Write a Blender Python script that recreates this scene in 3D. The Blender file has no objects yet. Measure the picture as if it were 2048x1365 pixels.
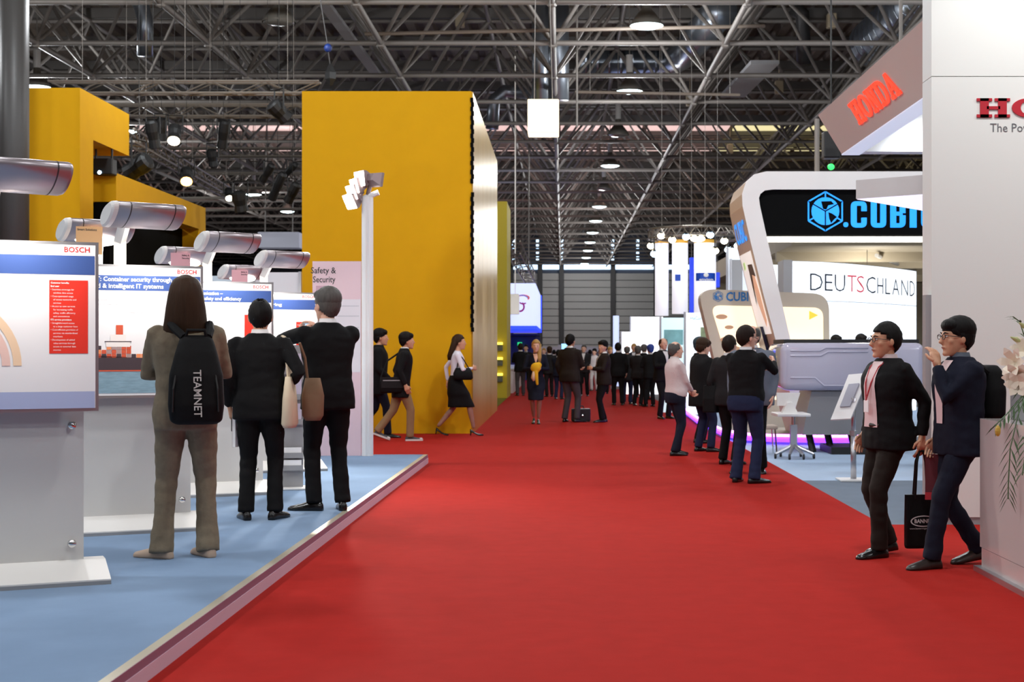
import bpy, bmesh, math, random
from mathutils import Vector, Matrix
random.seed(7)
S = bpy.context.scene
COL = S.collection
# ------------------------------------------------------------------ camera
F, CX, CY, EYE = 2900.0, 1125.0, 697.0, 1.46       # focal length and principal point in pixels, eye height in metres
def PX(x, d): return (x - CX) / F * d               # pixel column -> X at distance d
def PZ(y, d): return EYE - (y - CY) / F * d         # pixel row -> height at distance d
def FD(y, z=0.0): return (EYE - z) * F / (y - CY)   # pixel row of a point on the ground -> distance
cd = bpy.data.cameras.new('camera')
cd.sensor_width = 36.0
cd.lens = 36.0 * F / 2048.0
cd.shift_x = (1024.0 - CX) / 2048.0
cd.shift_y = (CY - 682.5) / 2048.0
cd.clip_end = 400
cd.dof.use_dof = True
cd.dof.focus_distance = 10.5
cd.dof.aperture_fstop = 5.0
cam = bpy.data.objects.new('camera', cd)
cam.location = (0, 0, EYE)
cam.rotation_euler = (math.pi / 2, 0, 0)
COL.objects.link(cam)
S.camera = cam
# ------------------------------------------------------------------ world, exposure
w = bpy.data.worlds.new('hall_air'); S.world = w
w.use_nodes = True
w.node_tree.nodes['Background'].inputs[0].default_value = (0.85, 0.9, 1.0, 1)
w.node_tree.nodes['Background'].inputs[1].default_value = 0.10
S.view_settings.view_transform = 'Standard'
S.view_settings.look = 'None'
S.view_settings.gamma = 1.0
S.view_settings.use_curve_mapping = False
S.view_settings.exposure = 0.0
HALL_W = 540.0        # watts of one hall pendant
# ------------------------------------------------------------------ materials
def lin(c):
    out = []
    for v in c:
        v = v / 255.0
        out.append(v / 12.92 if v <= 0.04045 else ((v + 0.055) / 1.055) ** 2.4)
    return (out[0], out[1], out[2], 1.0)
MATS = {}
def mat(name, c, rough=0.6, metal=0.0, emit=0.0, noise=0.0, scale=20.0, bump=0.0, spec=0.5, coat=0.0, stretch=None, alpha=None):
    if name in MATS: return MATS[name]
    m = bpy.data.materials.new(name); m.use_nodes = True
    nt = m.node_tree; b = nt.nodes['Principled BSDF']
    col = lin(c)
    b.inputs['Base Color'].default_value = col
    b.inputs['Roughness'].default_value = rough
    b.inputs['Metallic'].default_value = metal
    b.inputs['Specular IOR Level'].default_value = spec
    b.inputs['Coat Weight'].default_value = coat
    if emit > 0:
        b.inputs['Emission Color'].default_value = col
        b.inputs['Emission Strength'].default_value = emit
    if alpha is not None:
        b.inputs['Transmission Weight'].default_value = alpha
    if noise > 0 or bump > 0:
        tc = nt.nodes.new('ShaderNodeTexCoord')
        mp = nt.nodes.new('ShaderNodeMapping')
        if stretch: mp.inputs['Scale'].default_value = stretch
        nz = nt.nodes.new('ShaderNodeTexNoise')
        nz.inputs['Scale'].default_value = scale
        nz.inputs['Detail'].default_value = 5.0
        nt.links.new(tc.outputs['Object'], mp.inputs['Vector'])
        nt.links.new(mp.outputs['Vector'], nz.inputs['Vector'])
        if noise > 0:
            mx = nt.nodes.new('ShaderNodeMix'); mx.data_type = 'RGBA'
            k1 = 1.0 - noise; k2 = 1.0 + noise
            mx.inputs[6].default_value = (col[0] * k1, col[1] * k1, col[2] * k1, 1)
            mx.inputs[7].default_value = (min(1, col[0] * k2), min(1, col[1] * k2), min(1, col[2] * k2), 1)
            nt.links.new(nz.outputs['Fac'], mx.inputs[0])
            nt.links.new(mx.outputs[2], b.inputs['Base Color'])
        if bump > 0:
            bp = nt.nodes.new('ShaderNodeBump')
            bp.inputs['Strength'].default_value = bump
            bp.inputs['Distance'].default_value = 0.01
            nt.links.new(nz.outputs['Fac'], bp.inputs['Height'])
            nt.links.new(bp.outputs['Normal'], b.inputs['Normal'])
    MATS[name] = m
    return m
# ------------------------------------------------------------------ mesh helpers
WM = {}
def wmat(o): return WM.get(o.name, Matrix.Identity(4)) if o else Matrix.Identity(4)
def tag(o, label=None, cat=None, group=None, kind=None):
    if label: o['label'] = label
    if cat: o['category'] = cat
    if group: o['group'] = group
    if kind: o['kind'] = kind
    return o
def empty(name, loc, rz=0.0, label=None, cat=None, group=None, scale=1.0):
    o = bpy.data.objects.new(name, None)
    o.empty_display_size = 0.1
    o.location = loc; o.rotation_euler = (0, 0, rz); o.scale = (scale,) * 3
    COL.objects.link(o)
    WM[o.name] = Matrix.Translation(Vector(loc)) @ Matrix.Rotation(rz, 4, 'Z') @ Matrix.Scale(scale, 4)
    return tag(o, label, cat, group)
class MB:
    def __init__(s): s.v = []; s.f = []; s.m = []
    def add(s, vs, fs, mi=0):
        n = len(s.v); s.v += [Vector(a) for a in vs]
        for q in fs: s.f.append(tuple(i + n for i in q)); s.m.append(mi)
        return s
    def join(s, o, mi=None):
        n = len(s.v); s.v += o.v
        for q, k in zip(o.f, o.m): s.f.append(tuple(i + n for i in q)); s.m.append(k if mi is None else mi)
        return s
    def box(s, a, b, mi=0):
        x0, y0, z0 = a; x1, y1, z1 = b
        vs = [(x0,y0,z0),(x1,y0,z0),(x1,y1,z0),(x0,y1,z0),(x0,y0,z1),(x1,y0,z1),(x1,y1,z1),(x0,y1,z1)]
        return s.add(vs, [(0,3,2,1),(4,5,6,7),(0,1,5,4),(1,2,6,5),(2,3,7,6),(3,0,4,7)], mi)
    def rbox(s, a, b, r, seg=3, mi=0):
        bm = bmesh.new(); bmesh.ops.create_cube(bm, size=1.0)
        c = (Vector(a) + Vector(b)) / 2; d = Vector(b) - Vector(a)
        for v in bm.verts: v.co = Vector((v.co.x * d.x, v.co.y * d.y, v.co.z * d.z)) + c
        bmesh.ops.bevel(bm, geom=bm.edges[:], offset=r, segments=seg, profile=0.5, affect='EDGES')
        bm.verts.index_update()
        s.add([v.co.copy() for v in bm.verts], [tuple(v.index for v in f.verts) for f in bm.faces], mi)
        bm.free(); return s
    def loft(s, rings, cap=True, closed=True, mi=0):
        n = len(rings[0]); vs = [p for r in rings for p in r]; fs = []
        for k in range(len(rings) - 1):
            for i in range(n if closed else n - 1):
                j = (i + 1) % n
                fs.append((k*n+i, k*n+j, (k+1)*n+j, (k+1)*n+i))
        if cap and closed:
            fs.append(tuple(range(n - 1, -1, -1)))
            fs.append(tuple((len(rings)-1)*n + i for i in range(n)))
        return s.add(vs, fs, mi)
    def tube(s, pts, rad, n=8, cap=True, mi=0, round_end=False):
        pts = [Vector(p) for p in pts]
        if not isinstance(rad, (list, tuple)): rad = [rad] * len(pts)
        rad = list(rad)
        if round_end:
            d0 = (pts[0] - pts[1]).normalized(); d1 = (pts[-1] - pts[-2]).normalized()
            r0, r1 = rad[0], rad[-1]
            pts = [pts[0] + d0*r0*.95, pts[0] + d0*r0*.6] + pts + [pts[-1] + d1*r1*.6, pts[-1] + d1*r1*.95]
            rad = [r0*.3, r0*.8] + rad + [r1*.8, r1*.3]
        t0 = (pts[1] - pts[0]).normalized()
        ref = Vector((0,0,1)) if abs(t0.z) < 0.9 else Vector((1,0,0))
        u = t0.cross(ref).normalized()
        rings = []
        for i, p in enumerate(pts):
            if i == 0: t = pts[1] - pts[0]
            elif i == len(pts) - 1: t = pts[-1] - pts[-2]
            else: t = (pts[i] - pts[i-1]).normalized() + (pts[i+1] - pts[i]).normalized()
            t.normalize()
            u = (u - t * u.dot(t)).normalized(); v = t.cross(u)
            rings.append([p + (u*math.cos(a) + v*math.sin(a)) * rad[i] for a in [2*math.pi*k/n for k in range(n)]])
        return s.loft(rings, cap, True, mi)
    def ell(s, c, r, n=14, m=9, mi=0, M=None):
        c = Vector(c); vs = []; fs = []
        for j in range(1, m):
            th = math.pi * j / m
            for i in range(n):
                ph = 2*math.pi*i/n
                vs.append(Vector((r[0]*math.sin(th)*math.cos(ph), r[1]*math.sin(th)*math.sin(ph), r[2]*math.cos(th))))
        top = len(vs); vs.append(Vector((0,0,r[2]))); vs.append(Vector((0,0,-r[2])))
        for j in range(m - 2):
            for i in range(n):
                k = (i + 1) % n
                fs.append((j*n+i, (j+1)*n+i, (j+1)*n+k, j*n+k))
        for i in range(n):
            k = (i + 1) % n
            fs.append((top, i, k)); fs.append((top+1, (m-2)*n+k, (m-2)*n+i))
        if M: vs = [M @ v for v in vs]
        return s.add([v + c for v in vs], fs, mi)
    def prism(s, poly, n, thick, mi=0):
        n = Vector(n).normalized() * thick; k = len(poly)
        vs = [Vector(p) for p in poly]; vs += [p + n for p in vs]
        fs = [tuple(range(k - 1, -1, -1)), tuple(range(k, 2*k))]
        fs += [(i, (i+1) % k, k + (i+1) % k, k + i) for i in range(k)]
        return s.add(vs, fs, mi)
    def xf(s, M): s.v = [M @ v for v in s.v]; return s
    def build(s, name, mats, parent=None, world=False, smooth=False):
        me = bpy.data.meshes.new(name)
        vs = s.v
        if world and parent:
            inv = wmat(parent).inverted(); vs = [inv @ v for v in vs]
        me.from_pydata([tuple(v) for v in vs], [], s.f)
        bm = bmesh.new(); bm.from_mesh(me)
        bmesh.ops.recalc_face_normals(bm, faces=bm.faces[:]); bm.to_mesh(me); bm.free()
        return link(name, me, mats, parent, smooth, s.m)
def link(name, me, mats, parent=None, smooth=False, mi=None):
    if not isinstance(mats, (list, tuple)): mats = [mats]
    for m in mats: me.materials.append(m)
    if mi and len(mats) > 1: me.polygons.foreach_set('material_index', mi)
    if smooth: me.polygons.foreach_set('use_smooth', [True] * len(me.polygons))
    o = bpy.data.objects.new(name, me); COL.objects.link(o)
    if parent: o.parent = parent; WM[o.name] = wmat(parent)
    return o
def struct(o): o['kind'] = 'structure'; return o
def remesh(mb, voxel, it=4):
    me = bpy.data.meshes.new('tmp'); me.from_pydata([tuple(v) for v in mb.v], [], mb.f)
    bm = bmesh.new(); bm.from_mesh(me); bmesh.ops.recalc_face_normals(bm, faces=bm.faces[:]); bm.to_mesh(me); bm.free()
    o = bpy.data.objects.new('tmp', me); COL.objects.link(o)
    r = o.modifiers.new('r', 'REMESH'); r.mode = 'VOXEL'; r.voxel_size = voxel; r.adaptivity = 0
    if it:
        q = o.modifiers.new('s', 'SMOOTH'); q.factor = 0.5; q.iterations = it
    dg = bpy.context.evaluated_depsgraph_get()
    out = bpy.data.meshes.new_from_object(o.evaluated_get(dg))
    bpy.data.objects.remove(o); bpy.data.meshes.remove(me)
    return out
def mesh_to_mb(me):
    mb = MB(); mb.v = [v.co.copy() for v in me.vertices]
    mb.f = [tuple(p.vertices) for p in me.polygons]; mb.m = [0] * len(mb.f)
    bpy.data.meshes.remove(me)
    return mb
TXT = {}
def text(s, o, u, v, width=None, height=None, align='l', thick=0.0, bold=0.0):
    """flat lettering: s at origin o, reading along u, up along v; height = cap height; width squeezes to fit"""
    if (s, bold) not in TXT:
        c = bpy.data.curves.new('t', 'FONT'); c.body = s; c.resolution_u = 2; c.offset = bold
        ob = bpy.data.objects.new('t', c); COL.objects.link(ob)
        dg = bpy.context.evaluated_depsgraph_get()
        me = bpy.data.meshes.new_from_object(ob.evaluated_get(dg))
        TXT[(s, bold)] = mesh_to_mb(me)
        bpy.data.objects.remove(ob); bpy.data.curves.remove(c)
    src = TXT[(s, bold)]
    xs = [p.x for p in src.v]; x0, x1 = min(xs), max(xs)
    k = (height or 1.0) / 0.69
    kx = width / (x1 - x0) if width else k
    if not height: k = kx
    w_ = (x1 - x0) * kx
    sh = {'l': 0, 'c': -w_/2, 'r': -w_}[align]
    o = Vector(o); u = Vector(u).normalized(); v = Vector(v).normalized(); n = u.cross(v)
    out = MB()
    out.v = [o + u * ((p.x - x0) * kx + sh) + v * (p.y * k) for p in src.v]
    out.f = list(src.f); out.m = [0] * len(src.f)
    if thick:
        b = MB(); b.v = [p + n * thick for p in out.v]; b.f = list(out.f); b.m = list(out.m)
        cnt = {}
        for q in out.f:
            for i in range(len(q)):
                e = (q[i], q[(i+1) % len(q)]); cnt[e] = 1
        nb = len(out.v); side = [(a, c_, c_ + nb, a + nb) for (a, c_) in cnt if (c_, a) not in cnt]
        out.join(b); out.f += side; out.m += [0] * len(side)
    return out
def patch(o, u, v, x0, z0, x1, z1, mi=0, mb=None):
    o = Vector(o); u = Vector(u); v = Vector(v); mb = mb or MB()
    return mb.add([o+u*x0+v*z0, o+u*x1+v*z0, o+u*x1+v*z1, o+u*x0+v*z1], [(0,1,2,3)], mi)
def lamp(name, kind, loc, power, col=(1,1,1), size=0.3, target=None, spot=2.2, parent=None, blend=0.6):
    l = bpy.data.lights.new(name, kind); l.energy = power; l.color = col
    if kind == 'AREA': l.shape = 'DISK'; l.size = size
    elif kind == 'SPOT': l.spot_size = spot; l.spot_blend = blend; l.shadow_soft_size = size
    else: l.shadow_soft_size = size
    o = bpy.data.objects.new(name, l); COL.objects.link(o)
    loc = Vector(loc); q = None
    M = Matrix.Translation(loc)
    if target is not None:
        M = M @ (Vector(target) - loc).to_track_quat('-Z', 'Y').to_matrix().to_4x4()
    if parent: M = wmat(parent).inverted() @ M; o.parent = parent
    o.matrix_local = M
    return o
# ------------------------------------------------------------------ palette
WHITE = mat('white_laminate', (226, 224, 222), 0.35)
OFFW = mat('off_white_paint', (205, 203, 200), 0.5)
GREYP = mat('grey_paint', (150, 150, 152), 0.5)
ALU = mat('brushed_aluminium', (190, 190, 195), 0.32, 0.9)
CHROME = mat('chrome', (220, 220, 220), 0.12, 1.0)
STEEL = mat('galvanised_steel', (132, 126, 120), 0.55, 0.25, noise=0.15, scale=2)
DARKST = mat('dark_painted_steel', (66, 64, 64), 0.5, 0.3)
BLACK = mat('black_plastic', (18, 18, 19), 0.5)
MATBLK = mat('matt_black_lining', (9, 9, 10), 0.9, spec=0.1)
YEL = mat('yellow_fabric_panel', (214, 160, 4), 0.75, noise=0.05, scale=3, spec=0.2)
OLIVE = mat('olive_yellow_panel', (176, 156, 8), 0.6)
RED = mat('red_carpet_pile', (160, 35, 29), 0.95, noise=0.12, scale=6, bump=0.3, spec=0.05)
BLUEC = mat('blue_carpet_pile', (124, 146, 174), 0.95, noise=0.14, scale=2.5, bump=0.3, spec=0.05)
GREYC = mat('grey_carpet_pile', (112, 122, 134), 0.95, noise=0.08, scale=4, bump=0.3, spec=0.05)
PALEC = mat('lit_floor_tone', (158, 180, 206), 0.7, noise=0.05, scale=4)
# ------------------------------------------------------------------ floor and carpets
mb = MB().box((-60, -12, -0.30), (48, 146, -0.012))
struct(mb.build('floor', mat('hall_screed', (92, 90, 90), 0.8, noise=0.1, scale=1)))
mb = MB()
for a, b in [((-14, -6), (2.65, 24.8)), ((-4.5, 24.8), (2.65, 145.2)), ((2.65, -6), (12, 12.0))]:
    mb.box((a[0], a[1], -0.012), (b[0], b[1], 0.0))
tag(mb.build('red_carpet', RED), 'wide red carpet running down the aisle between the stands', 'carpet')
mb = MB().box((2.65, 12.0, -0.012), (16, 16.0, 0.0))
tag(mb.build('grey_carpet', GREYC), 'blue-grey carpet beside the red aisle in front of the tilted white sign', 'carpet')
mb = MB().box((2.65, 16.0, -0.012), (16, 36, 0.0))  # same stand floor, coloured paler for the light falling on it
tag(mb.build('lit_stand_floor', PALEC), 'stand floor coloured pale blue for the light on it, under the wheeled table and white vehicle body', 'floor covering')
mb = MB().box((-4.4, 34.2, -0.012 + 0.012), (-1.62, 42.2, 0.012))
tag(mb.build('olive_carpet', mat('olive_carpet_pile', (112, 104, 36), 0.95, spec=0.05)), 'narrow olive green carpet in the recess between two yellow blocks', 'carpet')
# ------------------------------------------------------------------ hall shell
HC = 8.2; ZB = EYE + HC; MOD = 4.63; X0 = -0.25; Y0 = 34.3; DEP = 3.2; ZD = ZB + DEP + 0.45; ZH = ZD + .15      # hangers reach into the corrugated deck
deck = MB(); xs = -46.0; ring0 = []; prof = []
while xs < 40:
    prof += [(xs, 0), (xs + .30, 0), (xs + .36, .16), (xs + .60, .16)]; xs += .66
deck.loft([[Vector((x, -12, ZD + z)) for x, z in prof], [Vector((x, 146, ZD + z)) for x, z in prof]], cap=False, closed=False)
ceil = struct(deck.build('ceiling', mat('roof_deck', (104, 92, 80), 0.8, noise=0.15, scale=1)))
def wall(name, a, b, m): return struct(MB().box(a, b).build(name, m))
CONC = mat('beige_concrete', (176, 164, 142), 0.85, noise=0.08, scale=1.5)
wall('wall_left', (-46.3, -12, 0), (-46, 146, ZD), mat('hall_wall_paint', (92, 92, 96), 0.8))
wall('wall_right', (40, -12, 0), (40.3, 146, ZD), CONC)
wall('wall_near', (-46.3, -12.3, 0), (40.3, -12, ZD), MATS['hall_wall_paint'])
wf = wall('wall_far', (-46.3, 146, 0), (40.3, 146.3, ZD), mat('far_wall_dark', (58, 58, 66), 0.8))
# far wall: pale ribbed gate panels between dark posts, a daylight strip above, slit windows higher up
PAN = mat('grey_gate_panel', (196, 194, 190), 0.6)
D = 145.6
edges = [1022, 1080, 1123, 1226, 1312, 1400]
for a, b in zip(edges[:-1], edges[1:]):
    for k in range(12):
        z0 = 0.4 + k * .72
        MB().box((PX(a, D) + .25, D, z0), (PX(b, D) - .25, D + .3, z0 + .66)).build('gate_panel', PAN, wf)
for x in edges:
    MB().box((PX(x, D) - .22, D - .3, 0), (PX(x, D) + .22, D + .3, 12.5)).build('wall_post', DARKST, wf)
DAY = mat('daylight_glass', (196, 226, 255), 0.3, emit=2.6)
for a, b in zip(edges[:-1], edges[1:]):
    MB().box((PX(a, D) + .25, D, PZ(539, D)), (PX(b, D) - .25, D + .2, PZ(530, D))).build('clerestory_pane', DAY, wf)
for x in (1027, 1075, 1124, 1225, 1275):
    for k in range(4):
        z0 = PZ(522 - k * 12, D)
        MB().box((PX(x, D) - .13, D - .45, z0), (PX(x, D) + .13, D - .3, z0 + .42)).build('slit_window', DAY, wf)
# concrete gallery at the right side of the hall, seen through the white portal
gal = struct(MB().box((9.0, 57, 5.5), (39, 90, 6.5)).box((9.0, 90, 0), (39, 91, 6.5)).build('wall_gallery', CONC))
for y in (61, 66, 72, 79): MB().box((9.0, y, 5.1), (39, y + .35, 5.5)).build('gallery_beam', CONC, gal)
for k, (x, y) in enumerate([(13, 60), (14.5, 64), (18.5, 63.5)]):
    MB().tube([(x, y, 5.3), (x + 3, y + 8, 5.3)], .09, 8).build('gallery_pipe', OFFW, gal)
for x, y in ((12.5, 59.5), (17.5, 62), (15, 74)):
    gl = empty('gallery_lamp', (x, y, 4.3), 0, '%s white lamp hanging under the concrete gallery beyond the portal' % ('nearest' if y < 60 else 'middle' if y < 70 else 'rear'), 'lamp', 'lamps under the gallery')
    MB().rbox((x - .35, y - .1, 4.3), (x + .35, y + .1, 4.38), .02, 2).build('housing', OFFW, gl, world=True)
    MB().box((x - .33, y - .09, 4.285), (x + .33, y + .09, 4.3)).build('diffuser', mat('gallery_lamp_glow', (230, 244, 255), .3, emit=6), gl, world=True)
    MB().tube([(x, y, 4.38), (x, y, 5.5)], .015, 6).build('rod', STEEL, gl, world=True)
    lamp('gallery_light', 'POINT', (x, y, 4.0), 420, (1, .97, .9), .25, parent=gl)
# ------------------------------------------------------------------ space frame
def tube_mesh(name, vec, r, n=6):
    m = MB().tube([(0,0,0), vec], r, n, cap=False)
    me = bpy.data.meshes.new(name); me.from_pydata([tuple(v) for v in m.v], [], m.f); me.materials.append(STEEL)
    me.polygons.foreach_set('use_smooth', [True] * len(me.polygons))
    return me
hm = MOD / 2
kinds = {'lx': (Vector((MOD,0,0)), .075), 'ly': (Vector((0,MOD,0)), .085)}
for sx in (-1, 1):
    for sy in (-1, 1): kinds['d%d%d' % (sx, sy)] = (Vector((sx*hm, sy*hm, DEP)), .058)
tm = {k: tube_mesh('steel_tube', v, r) for k, (v, r) in kinds.items()}
members = []
for i in range(-9, 9):
    for j in range(-3, 24):
        p = Vector((X0 + i*MOD, Y0 + j*MOD, ZB)); q = p + Vector((hm, hm, DEP))
        members += [('lx', p), ('ly', p), ('lx', q), ('ly', q)]
        members += [(k, p) for k in kinds if k[0] == 'd']
def shows(k, p):
    c = p + kinds[k][0] * .5
    if c.y < 28: return None
    x = CX + F*c.x/c.y; y = CY - F*(c.z - EYE)/c.y
    return c.y if (-150 < x < 2000 and -60 < y) and not (600 < x < 950 and y > 180) else None
members = sorted([(shows(k, p) or 999 + p.y, k, p) for k, p in members], key=lambda t: t[0])
rest = MB()
for n_, (dist, k, p) in enumerate(members):
    if n_ < 300:
        o = bpy.data.objects.new('steel_tube', tm[k]); o.location = p; COL.objects.link(o); o.parent = ceil
    else:
        v, r = kinds[k]; rest.tube([p, p + v], r, 4, cap=False)
for i in range(-9, 9):
    for j in range(0, 24):
        p = Vector((X0 + i*MOD, Y0 + j*MOD, ZB)); rest.ell(p, (.15, .15, .15), 6, 4); rest.ell(p + Vector((hm, hm, DEP)), (.15, .15, .15), 6, 4)
tag(rest.build('steel_tube_lattice', STEEL, ceil), kind='stuff')
PUR = mat('purlin_steel', (104, 100, 96), 0.6, 0.2)
for j in range(2, 24):
    y = Y0 + j*MOD + hm
    MB().box((-46, y - .1, ZB + DEP + .1), (40, y + .1, ZB + DEP + .44)).build('roof_purlin', PUR, ceil)
# skylight strips
SKP = mat('skylight_rosy', (232, 196, 190), 0.5, emit=1.0); SKY2 = mat('skylight_cream', (236, 224, 170), 0.5, emit=1.0)
for y0, y1 in ((76.6, 79.8), (82.2, 86.2)):
    for k in range(-9, 9):
        x0 = X0 + k*MOD + .15
        MB().box((x0, y0, ZD - .12), (x0 + MOD - .3, y1, ZD - .04)).build('skylight_panel', SKY2 if x0 > 5 else SKP, ceil)
# ------------------------------------------------------------------ hall pendant lamps
LIT = mat('lamp_glass_lit', (214, 246, 255), 0.3, emit=9.0); UNL = mat('lamp_glass_unlit', (120, 118, 112), 0.2)
HOOD = mat('lamp_hood_metal', (120, 116, 108), 0.4, 0.5)
def pendant(x, y, lit, label, z=EYE + 8.05, power=None):
    t = empty('pendant_lamp', (x, y, z), 0, label, 'lamp', 'hall pendant lamps')
    prof = [(.10, .62), (.12, .42), (.20, .34), (.34, .16), (.42, .02), (.42, 0)]
    MB().loft([[Vector((r*math.cos(a), r*math.sin(a), h)) for a in [2*math.pi*k/18 for k in range(18)]] for r, h in prof], cap=False).build('lamp_hood', HOOD, t, smooth=True)
    MB().tube([(0, 0, .6), (0, 0, 1.15)], .11, 10).build('ballast_housing', OFFW, t)
    MB().tube([(0, 0, 1.15), (0, 0, 3.9)], .02, 6).build('suspension_rod', STEEL, t)
    MB().ell((0, 0, .03), (.40, .40, .10), 18, 8).build('lamp_glass', LIT if lit else UNL, t, smooth=True)
    if lit: lamp('lamp_light', 'POINT', (x, y, z - .42), power or HALL_W, (0.95, 0.97, 1.0), .3, parent=t)
words = ['nearest', 'second nearest', 'third nearest', 'fourth nearest', 'fifth nearest', 'sixth nearest', 'seventh nearest', 'eighth nearest', 'ninth nearest', 'tenth nearest', 'eleventh nearest', 'farthest']
k = 0; u = 0
for j in range(12):
    y = 36.2 + j * 9.26; lit = j not in (2, 4)
    if lit: k += 1; pendant(2.1, y, True, '%s lit pendant lamp in the row above the red aisle' % words[k - 1] if k < 10 else 'farthest lit pendant lamp in the row above the red aisle')
    else: u += 1; pendant(2.1, y, False, '%s unlit pendant lamp hanging above the aisle' % ('nearer' if u == 1 else 'farther'))
for j, (dd, lit) in enumerate([(44.7, 1), (53.8, 1), (76.0, 1), (85.4, 1)]):
    pendant(-16.2, dd, True, ['lit pendant lamp over the top of the left yellow block', 'lit pendant lamp at the right edge of the left yellow block', 'lit pendant lamp left of the hanging spotlights near the tall yellow wall', 'lit pendant lamp close to the left edge of the tall yellow wall'][j])
pendant(-7.0, 35.8, False, 'unlit round pendant lamp near the top edge left of the yellow wall')
# the same grid of pendants goes on above and behind the viewer
for x in (-16.2, -7.0, 2.1, 11.3):
    for y in (-1.0, 8.4, 17.7, 26.9):
        pendant(x, y, True, 'lit pendant lamp of the hall grid above the near aisle', power=HALL_W * (1.5 if x < 3 else 1.4))
# ------------------------------------------------------------------ ducts, pipes and rails under the roof
DUCT = mat('duct_sheet_metal', (158, 166, 176), 0.3, 0.85)
def duct(name, pts, r, label, ribs=0.0, m=DUCT):
    t = empty(name, pts[0], 0, label, 'duct')
    MB().tube(pts, r, 20).build('duct_pipe', m, t, world=True, smooth=True)
    if ribs:
        a, b = Vector(pts[0]), Vector(pts[1]); n = int((b - a).length / ribs)
        for i in range(n):
            c = a.lerp(b, (i + .5) / n); dv = (b - a).normalized() * .03
            MB().tube([c - dv, c + dv], r * 1.035, 20).build('duct_rib', m, t, world=True)
def at(x, y, d): return (PX(x, d), d, PZ(y, d))
duct('ventilation_duct', [at(1160, 122, 56), at(1345, 122, 56), at(1372, 105, 53), at(1440, 20, 46)], .55, 'large ribbed metal duct with an elbow above the aisle', .42)
duct('ventilation_duct', [at(1740, 90, 51), at(1880, -30, 43)], .8, 'wide silver duct slanting up behind the grey fascia sign', .6)
duct('ventilation_duct', [at(1080, -20, 46), at(1080, 215, 46)], .26, 'slim vertical duct left of the glowing cube lantern cable')
duct('ventilation_duct', [at(1117, -20, 47), at(1117, 200, 47)], .34, 'thicker vertical duct directly above the glowing cube lantern')
duct('ventilation_duct', [at(1075, 188, 58), at(1010, 182, 58), at(988, 200, 58), at(984, 258, 58)], .26, 'bent duct dropping beside the top corner of the yellow wall')
duct('ventilation_duct', [at(270, -10, 41), at(284, 15, 41), at(290, 40, 41), at(290, 112, 41)], .22, 'vertical silver duct with elbow above the left yellow block')
duct('ventilation_duct', [at(1585, 15, 50), at(1605, 30, 50), at(1608, 130, 50)], .26, 'dark vertical duct with round outlet above the portal', m=DARKST)
def rail(a, b, wd, label, m):
    a, b = Vector(a), Vector(b); dv = (b - a).normalized(); sd = dv.cross(Vector((0, 0, 1))).normalized() * wd
    o = MB().prism([a - sd, a + sd, b + sd, b - sd], (0, 0, 1), .12).build('light_rail', m)
    tag(o, label, 'rail', 'flat rails under the roof')
LR = mat('pale_cable_tray', (178, 178, 180), 0.5)
rail(at(640, 0, 40), at(755, 155, 50), .16, 'pale flat rail slanting above the tall yellow wall', LR)
rail(at(1530, 128, 46), at(1465, 195, 54), .45, 'broad pale flat panel under the roof left of the grey fascia', LR)
def pipe(a, b, r, label, m=STEEL): tag(MB().tube([a, b], r, 8).build('pipe', m), label, 'pipe', 'pipes under the roof')
pipe(at(730, 68, 38), at(1530, 52, 38), .05, 'long thin conduit crossing the aisle high up above the nearest lamp', mat('conduit', (128, 116, 104), .5))
pipe(at(1150, 184, 42), at(1480, 190, 42), .045, 'thin conduit crossing behind the second lamp', MATS['conduit'])
pipe((PX(1154, 40), 40, ZH), at(1154, 255, 40), .03, 'thin vertical rod right of the glowing cube lantern')
pipe((PX(1634, 22.4), 22.4, PZ(345, 22)), (PX(1634, 22.4), 22.4, PZ(238, 22.4)), .04, 'thin upright steel pole rising from the top of the white portal')
for x in (1180, 1320, 1460): tag(MB().tube([(PX(x, 42), 42, PZ(187, 42)), (PX(x, 42), 42, ZH)], .01, 5).build('conduit_hanger', STEEL), ['left', 'middle', 'right'][(x - 1180)//140] + ' thin hanger of the conduit behind the second lamp', 'hanger', 'conduit hangers')
# suspended sensors
for k, (x, y, d) in enumerate([(920, 40, 50), (1663, 42, 50), (1558, 175, 56), (1460, 298, 78), (1380, 200, 60)]):
    tag(MB().rbox((PX(x, d) - .16, d - .16, PZ(y, d) - .25), (PX(x, d) + .16, d + .16, PZ(y, d) + .25), .04, 2).tube([(PX(x, d), d, PZ(y, d) + .2), (PX(x, d), d, ZH)], .02, 5).build('ceiling_sensor_box', mat('sensor_beige', (196, 180, 150), .6)),
        ['beige box hanging under the roof above the yellow wall', 'beige box under the roof at the top right beside the wide duct', 'small beige box left of the slanting fascia sign', 'small beige box in front of the cream skylight', 'small beige box under the roof near the aisle lamps'][k], 'box')
# glowing cube lantern
d = 22.0; x0, x1 = PX(1055, d), PX(1118, d); s = x1 - x0; z0 = PZ(266, d)
t = empty('cube_lantern', ((x0 + x1)/2, d + s/2, z0), 0, 'glowing cream cube lantern hanging over the aisle', 'lantern')
MB().rbox((x0, d, z0), (x1, d + s, z0 + s * 1.08), .015, 2).build('lantern_shade', mat('lantern_fabric', (255, 236, 204), .7, emit=0.7), t, world=True)
for q in (-.14, .14): MB().tube([((x0+x1)/2 + q, d + s/2, z0 + s*1.08), ((x0+x1)/2 - .06, d + s/2, ZH)], .008, 5).build('suspension_cable', STEEL, t, world=True)
lamp('lantern_light', 'POINT', ((x0+x1)/2, d + s/2, z0 - .12), 30, (1, .9, .75), .2, parent=t)
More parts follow.
